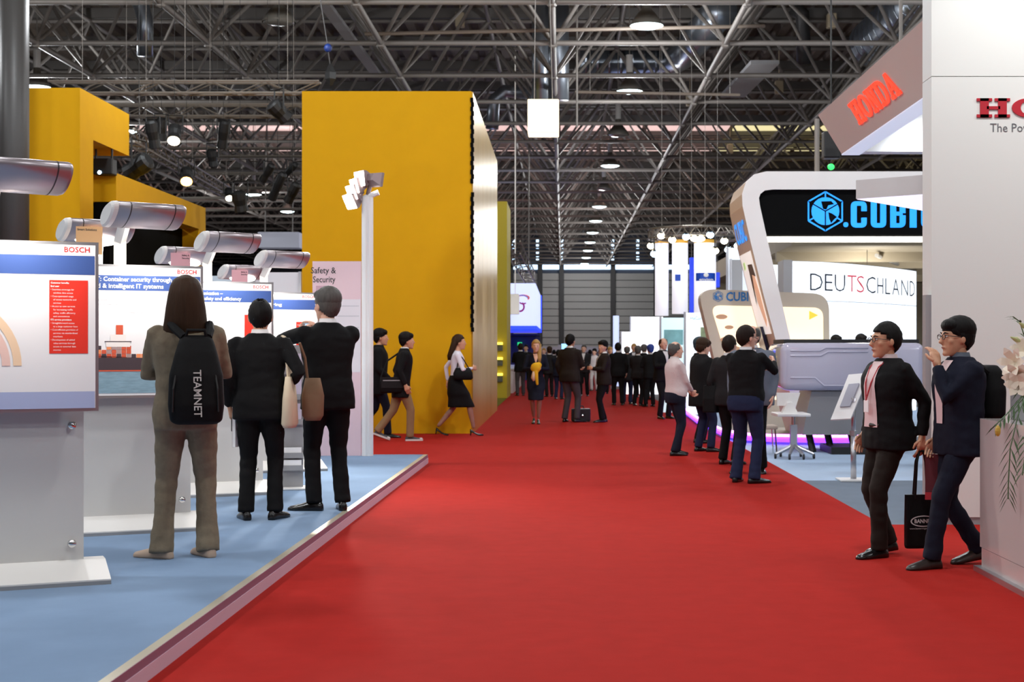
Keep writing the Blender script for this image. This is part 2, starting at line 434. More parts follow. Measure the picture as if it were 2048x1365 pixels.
# chain hoist over the yellow wall
d = 30; t = empty('chain_hoist', at(660, 172, d), 0, 'blue chain hoist with black bag hanging above the yellow wall', 'hoist')
MB().ell(at(656, 96, d), (.085, .085, .09), 12, 8).build('motor', mat('hoist_blue', (22, 50, 120), .5), t, world=True, smooth=True)
MB().tube([at(656, 96, d), at(640, -5, d)], .012, 5).build('upper_chain', DARKST, t, world=True)
MB().tube([at(656, 100, d), at(661, 135, d)], .012, 5).build('lower_chain', DARKST, t, world=True)
MB().loft([[Vector(at(661 + dx*wd, y, d)) + Vector((0, dy*wd*.01, 0)) for dx, dy in ((-1,0),(0,-1),(1,0),(0,1))] for y, wd in ((128, 3), (145, 11), (158, 11), (172, 3))]).build('chain_bag', BLACK, t, world=True)
# ------------------------------------------------------------------ stage trusses and spotlights, left
TR = mat('truss_aluminium', (150, 142, 132), 0.4, 0.7)
def truss(name, a, b, hgt, label, r=.028, step=.55):
    a, b = Vector(a), Vector(b); L = (b - a).length; dv = (b - a) / L
    sd = dv.cross(Vector((0,0,1))).normalized() * hgt/2; up = Vector((0,0,hgt/2))
    t = empty(name, a, 0, label, 'truss', 'stage trusses')
    cor = [sd + up, sd - up, -sd + up, -sd - up]
    for c in cor: MB().tube([a + c, b + c], r, 6).build('chord', TR, t, world=True)
    n = max(2, int(L / step)); lace = MB()
    for i in range(n):
        p, q = a + dv*(L*i/n), a + dv*(L*(i+1)/n)
        for c1, c2 in ((cor[0], cor[1]), (cor[2], cor[3]), (cor[1], cor[3])):
            if i % 2: c1, c2 = c2, c1
            lace.tube([p + c1, q + c2], r*.5, 4, cap=False)
    lace.build('lacing', TR, t, world=True)
    for f in (.12, .5, .88):
        p = a.lerp(b, f); MB().tube([p + up, (p.x, p.y, ZH)], .006, 4).build('suspension_cable', STEEL, t, world=True)
truss('stage_truss', at(100, 176, 31), at(640, 176, 31), .25, 'long horizontal stage truss from the left yellow block to the tall yellow wall')
truss('stage_truss', at(200, 222, 34), at(640, 222, 34), .27, 'second horizontal truss just below the topmost left one')
truss('stage_truss', at(230, 305, 44), at(640, 305, 44), .24, 'horizontal truss behind the hanging black spotlights')
truss('stage_truss', at(255, 270, 30), at(470, 395, 46), .26, 'truss slanting down away from the left yellow block')
truss('stage_truss', at(380, 362, 50), at(640, 362, 50), .5, 'lower horizontal truss left of the tall yellow wall', step=.8)
truss('stage_truss', at(330, 410, 58), at(640, 405, 58), .5, 'lowest horizontal truss left of the tall yellow wall', step=.8)
SPB = mat('spotlight_black', (14, 14, 15), .55)
def spot(x, y, d, L, az, tilt, label, lit=None, size=.13):
    c = Vector(at(x, y, d)); t = empty('stage_spotlight', c, 0, label, 'spotlight', 'black stage spotlights')
    dv = Vector((math.sin(az)*math.cos(tilt), math.cos(az)*math.cos(tilt), -math.sin(tilt)))
    MB().tube([c - dv*L*.5, c - dv*L*.42, c - dv*L*.1, c + dv*L*.2, c + dv*L*.5], [size*.6, size*.95, size, size*.85, size], 12).build('can', SPB, t, world=True)
    sd = dv.cross(Vector((0,0,1))).normalized() * size * 1.15
    MB().tube([c + sd, c + sd + Vector((0,0,size*2.6)), c - sd + Vector((0,0,size*2.6)), c - sd], .018, 6).build('yoke', SPB, t, world=True)
    MB().tube([c + Vector((0,0,size*2.6)), (c.x, c.y, ZH)], .005, 4).build('clamp', SPB, t, world=True)
    e = c + dv*L*.5
    MB().tube([e, e + dv*.015], size*.85, 12).build('lens', lit or mat('dark_lens', (30, 32, 40), .1), t, world=True)
WARM = mat('spot_lens_warm', (255, 240, 205), .3, emit=14); COOL = mat('spot_lens_cool', (190, 225, 255), .3, emit=14); AMB = mat('spot_lens_amber', (255, 190, 110), .3, emit=6)
spot(306, 268, 29.4, .55, 0.2, 1.2, 'slim black spotlight leftmost of the upper hanging group')
spot(323, 258, 32.6, .5, -.3, 1.3, 'black spotlight second from left in the upper hanging group')
spot(349, 268, 30.8, .42, 3.0, .9, 'lit spotlight with glowing lens in the upper hanging group', WARM, .15)
spot(447, 268, 33, .62, -.5, 1.15, 'long black spotlight hanging alone between the trusses')
spot(425, 315, 35, .4, .2, 1.2, 'small black spotlight below the long hanging one')
spot(558, 222, 29.6, .45, .9, .7, 'black box spotlight near the upper left of the yellow wall', None, .17)
spot(278, 333, 29, .55, -1.2, .5, 'big square black spotlight over the slanting yellow beam', None, .2)
spot(373, 352, 32, .38, 2.9, .8, 'spotlight with small amber glow at the centre left', AMB, .15)
spot(458, 388, 36, .3, 2.8, .9, 'small lit spotlight with warm lens above the silver stand lamps', WARM, .11)
spot(480, 402, 33, .45, .3, 1.2, 'stubby black spotlight next to the small warm one', None, .17)
spot(535, 345, 34, .5, -.9, .8, 'thin black spotlight topmost of the cluster by the yellow wall', None, .1)
spot(555, 372, 35.4, .75, -.9, .95, 'longest black spotlight of the cluster by the yellow wall', None, .12)
spot(580, 340, 38.4, .55, -1.0, .6, 'black spotlight touching the left edge of the yellow wall', None, .1)
spot(585, 385, 33.0, .5, -.9, .9, 'lowest black spotlight of the cluster by the yellow wall', None, .12)
# ------------------------------------------------------------------ left platform
PH = 0.11
def EX(y): return -1.829 + (y - 5.86) * 0.00925     # aisle-side edge of the platform
t = empty('exhibition_platform', (EX(10), 10, 0), 0, 'low raised platform with blue carpet and lilac edge beside the red aisle', 'platform')
YN, YF = -4.0, 18.42
def strip(dx0, dx1, z0, z1): return MB().add([(EX(YN)+dx0,YN,z0),(EX(YN)+dx1,YN,z0),(EX(YF)+dx1,YF,z0),(EX(YF)+dx0,YF,z0),(EX(YN)+dx0,YN,z1),(EX(YN)+dx1,YN,z1),(EX(YF)+dx1,YF,z1),(EX(YF)+dx0,YF,z1)], [(0,3,2,1),(4,5,6,7),(0,1,5,4),(1,2,6,5),(2,3,7,6),(3,0,4,7)])
strip(-12, -.05, 0, PH).build('carpet_top', BLUEC, t, world=True)
strip(-.05, 0, 0, PH).build('edge_nosing', mat('beige_metal_nosing', (186, 178, 156), .4, .3), t, world=True)
strip(0, .004, PH*.62, PH).build('upper_edge_band', mat('mauve_band', (140, 92, 112), .6), t, world=True)
strip(0, .008, 0, PH*.62).build('lower_edge_band', mat('pale_lilac_band', (206, 172, 186), .6), t, world=True)
# ------------------------------------------------------------------ poster stands
SHEET = mat('poster_print_white', (236, 234, 236), .45)
BAND = mat('poster_print_blue', (58, 84, 146), .45); PRED = mat('poster_print_red', (226, 52, 36), .45)
PTXT = mat('poster_print_text_white', (250, 250, 250), .5); LRED = mat('logo_red', (204, 24, 16), .5)
GTXT = mat('poster_print_grey_text', (176, 176, 184), .5); INK = mat('ink_black', (38, 38, 42), .5)
HOODM = mat('hood_satin_metal', (176, 166, 170), .36, .7); CAPW = mat('hood_cap_white', (236, 232, 228), .4)
BULB = mat('stand_bulb', (255, 250, 238), .3, emit=14)
def hood_lamp(t, xa, xb, zc, yc, px_, power, y_post=.04, sgn=1, lit=True, front=False):
    RT = Matrix.Translation((px_, yc, 0)) @ Matrix.Rotation(math.radians(14), 4, 'Z') @ Matrix.Translation((-px_, -yc, 0))
    prof = []
    for a in range(0, 360, 12):
        ca, sa = math.cos(math.radians(a)), math.sin(math.radians(a))
        prof.append((yc + .13*ca - .04*sa, zc + .085*sa + (.03 if ca < 0 else -.02) * abs(ca)))
    ring = lambda x, k=1.0: [Vector((x, yc + (y - yc)*k, zc + (z - zc)*k)) for y, z in prof]
    h = MB().loft([ring(xa + .03), ring(xb - .02), ring(xb, .92)]).xf(RT).build('lamp_hood', HOODM, t, smooth=True)
    for q in (xa + .12, xb - .09): MB().loft([ring(q, 1.012), ring(q + .008, 1.012)]).xf(RT).build('hood_seam', DARKST, h)
    MB().loft([ring(xa - .015, .8), ring(xa, .98), ring(xa + .03, 1.02)]).xf(RT).build('hood_end_cap', CAPW, t)
    MB().tube([(px_, y_post, 1.9), (px_, y_post, zc - .16), (px_, yc + .03, zc - .02)], .045, 4).build('lamp_arm', CAPW, t)
    if lit: (MB().ell(((xa + xb)/2, yc + .05, zc - .055), ((xb - xa)*.36, .035, .02), 14, 8) if front else MB().ell(((xa + xb)/2, yc, zc - .075), ((xb - xa)*.32, .07, .045), 14, 8)).xf(RT).build('lamp_tube', BULB, t, smooth=True)
def bosch_ring(o, u, v, r, m, par):
    mb = MB(); n = 20
    for i in range(n):
        a, b = 2*math.pi*i/n, 2*math.pi*(i+1)/n
        P = lambda rr, an: Vector(o) + Vector(u)*rr*math.cos(an) + Vector(v)*rr*math.sin(an)
        mb.add([P(r*.82, a), P(r, a), P(r, b), P(r*.82, b)], [(0,1,2,3)])
    for s_ in (-1, 1): patch(o, u, v, s_*r*.42 - r*.1, -r*.55, s_*r*.42 + r*.1, r*.55, mb=mb)
    patch(o, u, v, -r*.42, -r*.08, r*.42, r*.08, mb=mb)
    mb.build('ring_emblem', m, par)
WP = 1.25
def poster_stand(y, label, idx):
    t = empty('poster_stand', (-2.75, y, PH), math.radians(24), label, 'display stand', 'poster stands along the platform')
    pl = MB().box((-1.18, 0, .05), (-.07, .045, 1.93)).build('back_panel', OFFW, t)
    MB().loft([[Vector((x, yy, z)) for yy, z in ((-.30, 0), (-.30, .03), (-.02, .11), (.10, .11), (.34, .03), (.34, 0))] for x in (-1.3, .05)]).build('base', WHITE, t)
    MB().box((-1.3, -.304, 0), (.05, -.30, .022)).build('base_edge_strip', GREYP, t)
    for z in (.21, .90):
        for x in (-.14, -1.1):
            k = MB().tube([(x, 0, z), (x, -.03, z)], .014, 10).ell((x, -.04, z), (.026, .022, .026), 12, 8).build('knob', CHROME, t, smooth=True)
    p = MB().box((-WP, -.13, .985), (0, -.09, 1.965)).build('poster_panel', ALU, t)
    yf = -.132; O = Vector((0, yf, 0)); U = Vector((1,0,0)); V = Vector((0,0,1))
    patch(O, U, V, -WP + .018, 1.003, -.018, 1.947).build('printed_sheet', SHEET, p)
    O = Vector((0, yf - .001, 0))
    patch(O, U, V, -WP + .018, 1.775, -.022, 1.885).build('header_band', BAND, p)
    O = Vector((0, yf - .002, 0))
    text('BOSCH', O + Vector((-.05, 0, 1.905)), U, V, .14, .030, 'r', bold=.012).build('brand_lettering', LRED, p)
    bosch_ring(O + Vector((-.23, 0, 1.92)), U, V, .024, mat('emblem_grey', (214, 208, 206), .4), p)
    if idx == 0:
        patch(O, U, V, -.272, 1.32, -.06, 1.742).build('benefits_box', PRED, p)
        O2 = O + Vector((0, -.001, 0))
        L = ['Customer benefits', 'End user', '\u2022 Seamless coverage for', '   wireless data access', '\u2022 Cost-optimized usage', '   of access networks and', '   services', '\u2022 Access to new services', '   for increasing traffic', '   safety, traffic efficiency', '   and convenience', 'ITS service providers', '\u2022 Straightforward access', '   to a large customer base', '\u2022 Cost-efficient provision of', '   services via standardized', '   interfaces', '\u2022 Development of added', '   value services through', '   access to external data', '   sources']
        tb = MB()
        for i, s_ in enumerate(L):
            ind = .02 if s_.startswith('   ') else 0
            tb.join(text(s_.strip(), O2 + Vector((-.264 + ind*.7, 0, 1.722 - i*.0193)), U, V, None, .0092, bold=.02 if i in (0, 1, 11) else 0))
        tb.build('benefits_text', PTXT, p)
        for i, s_ in enumerate(['over ITS network', 'Application', 'of services', 'Data']): text(s_, O + Vector((-.62, 0, 1.70 - i*.042)), U, V, None, .012).build('small_text', GTXT, p)
        arcs = MB(); cm = []
        for r, k in ((.40, 0), (.34, 1), (.27, 2)):
            for i in range(24):
                a, b = math.pi*i/24, math.pi*(i+1)/24
                P = lambda rr, an: Vector((-.82 + rr*math.cos(an), yf - .002 - k*.0002, 1.25 + rr*math.sin(an)))
                arcs.add([P(r - .045, a), P(r, a), P(r, b), P(r - .045, b)], [(0,1,2,3)], k)
        arcs.build('diagram_arcs', [mat('arc_cream', (236, 204, 172), .5), mat('arc_pink', (232, 196, 186), .5), mat('arc_blue', (84, 112, 180), .5)], p)
        for i in range(2): patch(O, U, V, -.60, 1.22 - i*.065, -.545, 1.275 - i*.065).build('diagram_icon', mat('icon_blue', (96, 134, 206), .5), p)
        patch(O, U, V, -WP + .018, 1.003, -.022, 1.10).build('footer_tint', mat('poster_print_pale_blue', (170, 180, 216), .5), p)
    if idx == 1:
        for i, s_ in enumerate(['bIT: Container security through', 'ted & intelligent IT systems']):
            text(s_, O + Vector((-.80, -.001, 1.842 - i*.05)), U, V, .57 - i*.06, .032, bold=.02).build('header_text', PTXT, p)
        # ship picture
        pic = MB(); q = lambda x0, z0, x1, z1, m, e=0: patch((0, yf - .002 - e, 0), U, V, x0, z0, x1, z1, m, pic)
        q(-WP + .018, 1.02, -.10, 1.185, 0); 
        pic.add([(-.84, yf-.003, 1.18), (-.22, yf-.003, 1.18), (-.18, yf-.003, 1.26), (-.30, yf-.003, 1.27), (-.80, yf-.003, 1.30), (-.84, yf-.003, 1.33)], [(0,1,2,3,4,5)], 1)
        q(-.84, 1.18, -.22, 1.19, 2, .0015)
        rnd = random.Random(3)
        for i in range(16):
            for j in range(1 + rnd.randrange(3)):
                q(-.80 + i*.035, 1.28 + j*.03, -.768 + i*.035, 1.308 + j*.03, rnd.choice([2, 2, 4, 5, 1]), .001 + j*.0001)
        q(-.70, 1.36, -.53, 1.40, 3, .0016); q(-.67, 1.40, -.56, 1.45, 3, .0016); q(-.63, 1.45, -.58, 1.52, 2, .0016); q(-.71, 1.395, -.52, 1.402, 1, .0018)
        pic.build('ship_picture', [mat('print_sea', (130, 160, 176), .5, noise=.35, scale=14, stretch=(1, 1, 5)), mat('print_hull', (66, 52, 58), .5), mat('print_container_red', (206, 84, 54), .5), mat('print_ship_white', (236, 228, 224), .5), mat('print_container_orange', (236, 140, 88), .5), mat('print_container_grey', (170, 140, 136), .5)], p)
        patch(O, U, V, -.25, 1.32, -.06, 1.70).build('benefits_box', PRED, p)
        for i, s_ in enumerate(['Seamless container supervision', 'along the whole transport chain', 'Alarm on intrusion', 'Position tracking']): text(s_, O + Vector((-.80 + (.26 if i > 1 else 0), 0, 1.70 - i*.03)), U, V, None, .010).build('small_text', GTXT, p)
    if idx == 2:
        for i, s_ in enumerate(['mmunication \u2013', 'ffic safety and efficiency']): text(s_, O + Vector((-.72, -.001, 1.84 - i*.048)), U, V, .25 + i*.17, .03, bold=.02).build('header_text', PTXT, p)
        patch(O, U, V, -.27, 1.28, -.06, 1.66).build('benefits_box', PRED, p)
        pc = MB(); patch(O, U, V, -.60, 1.27, -.36, 1.36, 0, pc); patch(O + Vector((0,-.001,0)), U, V, -.56, 1.36, -.46, 1.45, 1, pc); patch(O + Vector((0,-.001,0)), U, V, -.44, 1.34, -.40, 1.40, 1, pc)
        pc.build('vehicle_picture', [mat('print_dark_grey', (84, 78, 80), .5), mat('print_mid_grey', (196, 190, 188), .5)], p)
    if idx == 3:
        text('ring', O + Vector((-.52, -.001, 1.815)), U, V, .10, .03, bold=.02).build('header_text', PTXT, p)
        b = patch(O, U, V, -.26, 1.28, -.06, 1.64).build('benefits_box', PRED, p)
        text('Customer benefits', O + Vector((-.25, -.001, 1.60)), U, V, .17, .014).build('benefits_text', PTXT, b)
    hood_lamp(t, -.72, -.18, 2.31, -.34, -.58, 0, front=True)
    Mw = wmat(t)
    lamp('poster_light', 'AREA', Mw @ Vector((-.45, -.44, 2.18)), 11, (1, .95, .86), .28, Mw @ Vector((-.55, -.10, 1.25)), parent=t)
    return t
for i, (y, lb) in enumerate([(8.55, 'nearest white poster stand with a tall red text box'), (11.0, 'poster stand showing a red container ship on blue sea'), (13.65, 'poster stand beyond the ship poster with a blue title on traffic safety'), (16.2, 'farthest small poster stand, just left of the man photographing')]):
    poster_stand(y, lb, i)
# the back row: stands facing the other way, their lamps and hanging name cards show above
ORG = mat('card_peach', (226, 176, 124), .6); PNK = mat('card_pink', (214, 160, 168), .6)
def back_stand(cx, cy, dd, card, lines, label):
    X, Y = PX(cx, dd) - .12, dd - .1
    t = empty('poster_stand', (X, Y, PH), math.radians(24), label, 'display stand', 'stands of the back row')
    MB().box((-.5, .20, .05), (.38, .245, 1.9)).build('back_panel', OFFW, t)
    MB().loft([[Vector((x, yy, z)) for yy, z in ((-.02, 0), (-.02, .03), (.18, .11), (.28, .11), (.5, .03), (.5, 0))] for x in (-.55, .42)]).build('base', WHITE, t)
    zc = PZ(cy, dd) - PH
    hood_lamp(t, .0, .55, zc, .05, .30, 0, .22)
    s = MB().box((.10, -.16, zc - .20), (.30, -.152, zc + .02)).build('name_card', card, t)
    for i, l in enumerate(lines): text(l, Vector((.29 if len(lines) > 1 else .11, -.162, zc - .012 - i*.03)), (1,0,0), (0,0,1), None, .016, 'r' if len(lines) > 1 else 'l', bold=.02).build('card_lettering', INK, s)
    Mw = wmat(t)
    lamp('stand_light', 'AREA', Mw @ Vector((.28, .06, zc - .14)), 14, (1, .96, .9), .25, Mw @ Vector((.2, .6, .6)), parent=t)
back_stand(160, 462, 11.6, ORG, ['Smart Solutions'], 'back-row stand with a peach card reading Smart Solutions')
back_stand(345, 512, 15.2, PNK, ['Safety &', 'Security'], 'back-row stand with the nearer small pink card')
back_stand(465, 545, 18.1, PNK, ['Safety &', 'Security'], 'back-row stand with the farther small pink card')
# leaflet holder
t = empty('leaflet_holder', (PX(585, 13.9), 13.9, PH), math.radians(10), 'grey leaflet holder with slots between the two dark suited men', 'leaflet holder')
MB().box((-.10, 0, .02), (.10, .03, 1.38)).build('upright', GREYP, t)
MB().rbox((-.16, -.14, 0), (.16, .16, .02), .008, 2).build('base_plate', WHITE, t)
for i, z in enumerate((.18, .30, .62, .86, 1.10)):
    tr = MB().box((-.10, -.05, z), (.10, 0, z + .05)).build('tray', GREYP, t)
    MB().box((-.085, -.035, z + .02), (.085, -.02, z + (.10 if i < 2 else .2))).build('leaflet', PTXT if i < 2 else mat('leaflet_lilac', (196, 186, 204), .6), tr)
# tall Safety & Security panel and flood light mast
d = 18.2
t = empty('sign_panel', (PX(672, d), d, PH), 0, 'tall pale pink panel reading Safety & Security', 'sign panel')
PKP = mat('panel_pale_pink', (234, 204, 212), .5); PK2 = mat('panel_whitish', (232, 226, 232), .5)
p = MB().box((PX(625, d), d, PH), (PX(722, d), d + .04, PZ(523, d))).build('panel', PKP, t, world=True)
u3, v3 = Vector((1,0,0)), Vector((0,0,1))
patch((0, d - .002, 0), u3, v3, PX(626, d), PZ(745, d), PX(721, d), PZ(599, d)).build('print_field', PK2, p, world=True)
MB().box((PX(632, d), d - .004, PZ(599, d)), (PX(654, d), d - .002, PZ(572, d))).build('small_print', mat('print_rose', (206, 164, 178), .5), p, world=True)
for k, yy in enumerate((612, 632, 655)): MB().box((PX(640, d), d - .004, PZ(yy + 1, d)), (PX(718, d), d - .002, PZ(yy, d))).build('rule_line', GTXT, p, world=True)
text('Safety &', (PX(622, d), d - .004, PZ(547, d)), u3, v3, PX(672, d) - PX(622, d), .075, bold=.01).build('sign_lettering', INK, p, world=True)
text('Security', (PX(626, d), d - .004, PZ(565, d)), u3, v3, PX(671, d) - PX(626, d), .075, bold=.01).build('sign_lettering', INK, p, world=True)
t = empty('floodlight_mast', (PX(735, d), d, PH), 0, 'white aluminium mast with a cluster of glaring floodlights', 'floodlight mast')
MAST = mat('mast_white_aluminium', (238, 238, 238), .35, .0)
cx_, zt = PX(735, d), PZ(395, d); n8 = []
for k in range(32):
    a = 2*math.pi*k/32; r = .075 if k % 8 not in (0, 1) else .062
    n8.append((r*math.cos(a), r*math.sin(a)))
MB().loft([[Vector((cx_ + x, d + y, z)) for x, y in n8] for z in (PH, zt)]).build('mast_profile', MAST, t, world=True)
FL = mat('floodlight_glass', (255, 250, 240), .3, emit=40); FB = mat('floodlight_housing', (150, 132, 132), .4, .5)
MB().tube([at(700, 408, d), at(757, 385, d)], .035, 8).build('cross_arm', MAST, t, world=True)
MB().tube([at(735, 396, d), at(742, 360, d)], .03, 8).build('riser', FB, t, world=True)
def flood(x, y, dv, wdt, hgt):
    c = Vector(at(x, y, d - .03)); dv = Vector(dv).normalized(); sd = dv.cross(Vector((0,0,1))).normalized(); up = sd.cross(dv)
    rg = lambda k, o: [c + dv*o + sd*(a*wdt*k) + up*(b*hgt*k) for a, b in ((-.5,-.5),(.5,-.5),(.5,.5),(-.5,.5))]
    h = MB().loft([rg(.5, -.12), rg(1, -.02), rg(1.05, .02)]).build('floodlight_housing', FB, t, world=True)
    MB().loft([rg(.95, .018), rg(.95, .028)]).build('floodlight_glass', FL, h, world=True)
for x, y, dv in ((722, 358, (-.75, -.55, -.1)), (712, 372, (-.85, -.45, -.25)), (706, 385, (-.8, -.5, -.35)), (702, 403, (-.75, -.55, -.45))): flood(x, y, dv, .24, .19)
flood(752, 360, (.5, .8, -.2), .2, .17)
lamp('flood_light', 'SPOT', at(690, 385, d - .3), 1100, (1, .95, .86), .15, (-3.4, 10.5, .6), 1.9, t, .8)
# beige storage panels behind the stands
d = 21.0
for a, b, yt, m, lb in ((418, 505, 552, mat('partition_pale_blue', (196, 214, 224), .5), 'pale blue partition behind the poster stands'), (508, 600, 545, mat('partition_white', (220, 222, 226), .5), 'white partition left of the pink sign panel')):
    t = empty('partition_wall', (PX((a + b)/2, d), d, 0), 0, lb, 'partition')
    MB().box((PX(a, d), d, 0), (PX(b, d), d + .05, PZ(yt, d))).build('panel', m, t, world=True)
    for x in (a, b): MB().box((PX(x, d) - .02, d - .02, 0), (PX(x, d) + .02, d + .07, PZ(yt, d) + .01)).build('post', ALU, t, world=True)
d = 60
t = empty('hanging_sign_box', at(572, 478, d), 0, 'white box sign hanging far behind between trusses and yellow wall', 'sign')
MB().rbox(at(515, 496, d), (PX(598, d), d + 1, PZ(464, d)), .03, 2).build('box', mat('far_sign_white', (196, 198, 214), .5, emit=.1), t, world=True)
for x in (530, 585): MB().tube([at(x, 464, d + .5), (PX(x, d), d + .5, ZH)], .03, 5).build('suspension_rod', STEEL, t, world=True)
# big dark roof column at the left edge
t = empty('roof_column', (PX(29, 23.2), 23.2, 0), 0, 'thick dark grey roof column at the left edge', 'column')
MB().tube([(PX(29, 23.2), 23.2, 0), (PX(29, 23.2), 23.2, ZB)], .225, 28).build('shaft', mat('column_dark_paint', (62, 60, 58), .45), t, world=True, smooth=True)
MB().tube([(PX(29, 23.2), 23.2, 0), (PX(29, 23.2), 23.2, .12)], .3, 28).build('foot_ring', DARKST, t, world=True)
# ------------------------------------------------------------------ yellow blocks
d = 24.8; zt = 5.86
t = empty('yellow_block', (-3.0, d, 0), 0, 'tall solid yellow block whose metallic side lines the red aisle', 'exhibition wall')
MB().box((PX(604, d), d, 0), (-1.56, 34.15, zt)).build('front_body', YEL, t, world=True)
SIDE = mat('brushed_gold_side', (204, 162, 60), .30, .6, noise=.12, scale=3, stretch=(1, 1, .05))
for k in range(6):
    y0 = d + .06 + k * (34.15 - d - .06) / 6
    MB().box((-1.56, y0, 0), (-1.535, y0 + (34.15 - d - .06)/6 - .012, zt)).build('side_panel', SIDE, t, world=True)
for part in range(2):
  ch = MB()
  for k in (range(19) if part == 0 else range(21, 52)):
    z = PZ(196, d) - k * .077
    ch.box((-1.575 + .012*(k % 2), d - .035, z - .075), (-1.525 + .012*(k % 2), d + .03, z))
  ch.build('cable_chain', MATBLK, t, world=True)
t = empty('yellow_block', (-3.0, 42.3, 0), 0, 'olive yellow block farther down the aisle with small framed pictures', 'exhibition wall')
MB().box((-4.4, 42.3, 0), (PX(1014, 42.3), 45.2, PZ(403, 42.3))).build('body', OLIVE, t, world=True)
GLOW = mat('picture_light_strip', (255, 232, 90), .4, emit=1.6)
for k, y in enumerate((690, 720, 752)):
    q = MB().box((PX(990, 42.2), 42.2, PZ(y + 12, 42.2)), (PX(1005, 42.2), 42.3, PZ(y, 42.2))).build('framed_picture', mat('picture_dark_print', (70, 74, 72), .5, noise=.6, scale=9), t, world=True)
    MB().box((PX(990, 42.1), 42.08, PZ(y, 42.1)), (PX(1005, 42.1), 42.3, PZ(y - 5, 42.1))).build('picture_lamp', GLOW, q, world=True)
# left yellow frame
XL = -8.22
t = empty('yellow_frame_stand', (-8.6, 25, 0), 0, 'yellow frame-shaped stand with dark openings at the far left', 'exhibition stand')
MB().box((-9.6, 24.7, 0), (XL, 25.4, 5.9)).build('corner_pillar', YEL, t, world=True)
MB().box((-9.6, 25.4, 5.11), (XL, 27.5, 5.9)).build('top_beam', YEL, t, world=True)
MB().box((-9.6, 26.7, 4.16), (XL, 27.2, 4.69)).build('cross_beam', YEL, t, world=True)
MB().box((-8.6, 27.2, 4.16), (XL, 33.4, 4.69)).build('side_beam', YEL, t, world=True)
MB().box((-8.6, 32.8, 0), (XL, 33.4, 4.16)).build('end_post', YEL, t, world=True)
MB().box((-9.6, 26.9, 0), (-8.62, 33.4, 4.16)).build('dark_lining', MATBLK, t, world=True)
MB().box((-8.62, 26.72, 0), (XL - .12, 26.78, 4.16)).build('dark_curtain', MATBLK, t, world=True)
MB().box((-8.62, 26.78, 0), (XL - .1, 32.8, 1.9)).build('dark_counter', MATBLK, t, world=True)
t = empty('projector', at(208, 338, 26.5), 0, 'black projector with a bright lens inside the left yellow frame', 'projector')
MB().rbox((PX(188, 26.5), 26.4, PZ(350, 26.5)), (PX(228, 26.5), 26.69, PZ(318, 26.5)), .02, 2).build('case', BLACK, t, world=True)
MB().ell(at(199, 345, 26.39), (.035, .02, .035), 10, 6).build('lens', COOL, t, world=True)
for x in (192, 224): MB().tube([at(x, 318, 26.55), (PX(x, 26.55), 26.55, 5.11)], .02, 6).build('bracket', BLACK, t, world=True)
# ------------------------------------------------------------------ far blue cube sign
d = 60
t = empty('lit_cube_sign', at(1048, 610, d), 0, 'blue-edged glowing cube sign hanging left of the aisle, far away', 'illuminated sign')
CUBE = mat('cube_sign_glow', (196, 206, 255), .4, emit=1.15); CUBB = mat('cube_sign_blue_glow', (40, 70, 255), .4, emit=1.3)
x1 = PX(1071, d)
MB().box((x1 - 3.4, d, PZ(652, d)), (x1, d + 14, PZ(567, d))).build('light_box', CUBE, t, world=True)
MB().box((x1 - 3.45, d - .05, PZ(652, d) - .14), (x1 + .05, d + 14.05, PZ(652, d))).build('blue_underside', CUBB, t, world=True)
MB().box((x1 + .0, d + 13.8, PZ(652, d)), (x1 + .06, d + 14.05, PZ(567, d))).build('blue_edge', CUBB, t, world=True)
def arc(cx, cy, rx, ry, a0, a1, wd, dd, mi, mb, n=14):
    for i in range(n):
        p = [math.radians(a0 + (a1 - a0)*k/n) for k in (i, i + 1)]
        q = [Vector((PX(cx + (rx + e)*math.cos(a), dd), dd, PZ(cy - (ry + e)*math.sin(a), dd))) for a in p for e in (-wd, wd)]
        mb.add([q[0], q[1], q[3], q[2]], [(0,1,2,3)], mi)
sw = MB(); arc(1046, 596, 12, 5, -40, 200, 1.6, d - .02, 0, sw); arc(1043, 600, 14, 9, 20, 150, 1.2, d - .025, 1, sw); arc(1040, 614, 8, 9, -150, 60, 1.8, d - .02, 2, sw); arc(1046, 605, 6, 3, 180, 340, 1.5, d - .022, 2, sw)
sw.build('swirl_emblem', [mat('swirl_orange', (230, 96, 60), .5, emit=.5), mat('swirl_blue', (120, 130, 220), .5, emit=.5), mat('swirl_purple', (150, 30, 120), .5, emit=.5)], t, world=True)
for x in (-3.2, -.3): MB().tube([(x1 + x, d + 1, PZ(567, d)), (x1 + x, d + 1, ZH)], .03, 5).build('suspension_rod', STEEL, t, world=True)
tag(MB().rbox((PX(1012, 57), 57, PZ(629, 57)), (PX(1038, 57), 57.5, PZ(588, 57)), .03, 2).tube([(PX(1030, 57), 57.25, PZ(588, 57)), (PX(1030, 57), 57.25, ZH)], .02, 5).build('hanging_sign_box', mat('cream_sign_box', (226, 220, 212), .5, emit=.5)), 'small white box sign in front of the blue cube sign', 'sign')
tag(MB().box((-9, 66, .001), (PX(1080, 66), 66.4, PZ(668, 66))).box((-9, 65.9, PZ(672, 66)), (PX(1080, 66), 66.0, PZ(668, 66))).build('dark_blue_wall', mat('navy_wall', (34, 38, 72), .6)), 'dark navy wall beneath the glowing cube sign', 'wall')
tag(MB().box((PX(1034, 65), 65.8, PZ(692, 65)), (PX(1043, 65), 65.9, PZ(685, 65))).box((PX(1035, 65), 65.9, PZ(691, 65)), (PX(1042, 65), 66.0, PZ(686, 65))).build('exit_sign', mat('exit_green_glow', (40, 200, 110), .4, emit=1.5)), 'small green exit sign on the navy wall', 'sign')
truss('stage_truss', at(1028, 495, 47), at(1060, 556, 57.5), .4, 'truss slanting down behind the olive yellow block', step=.7)
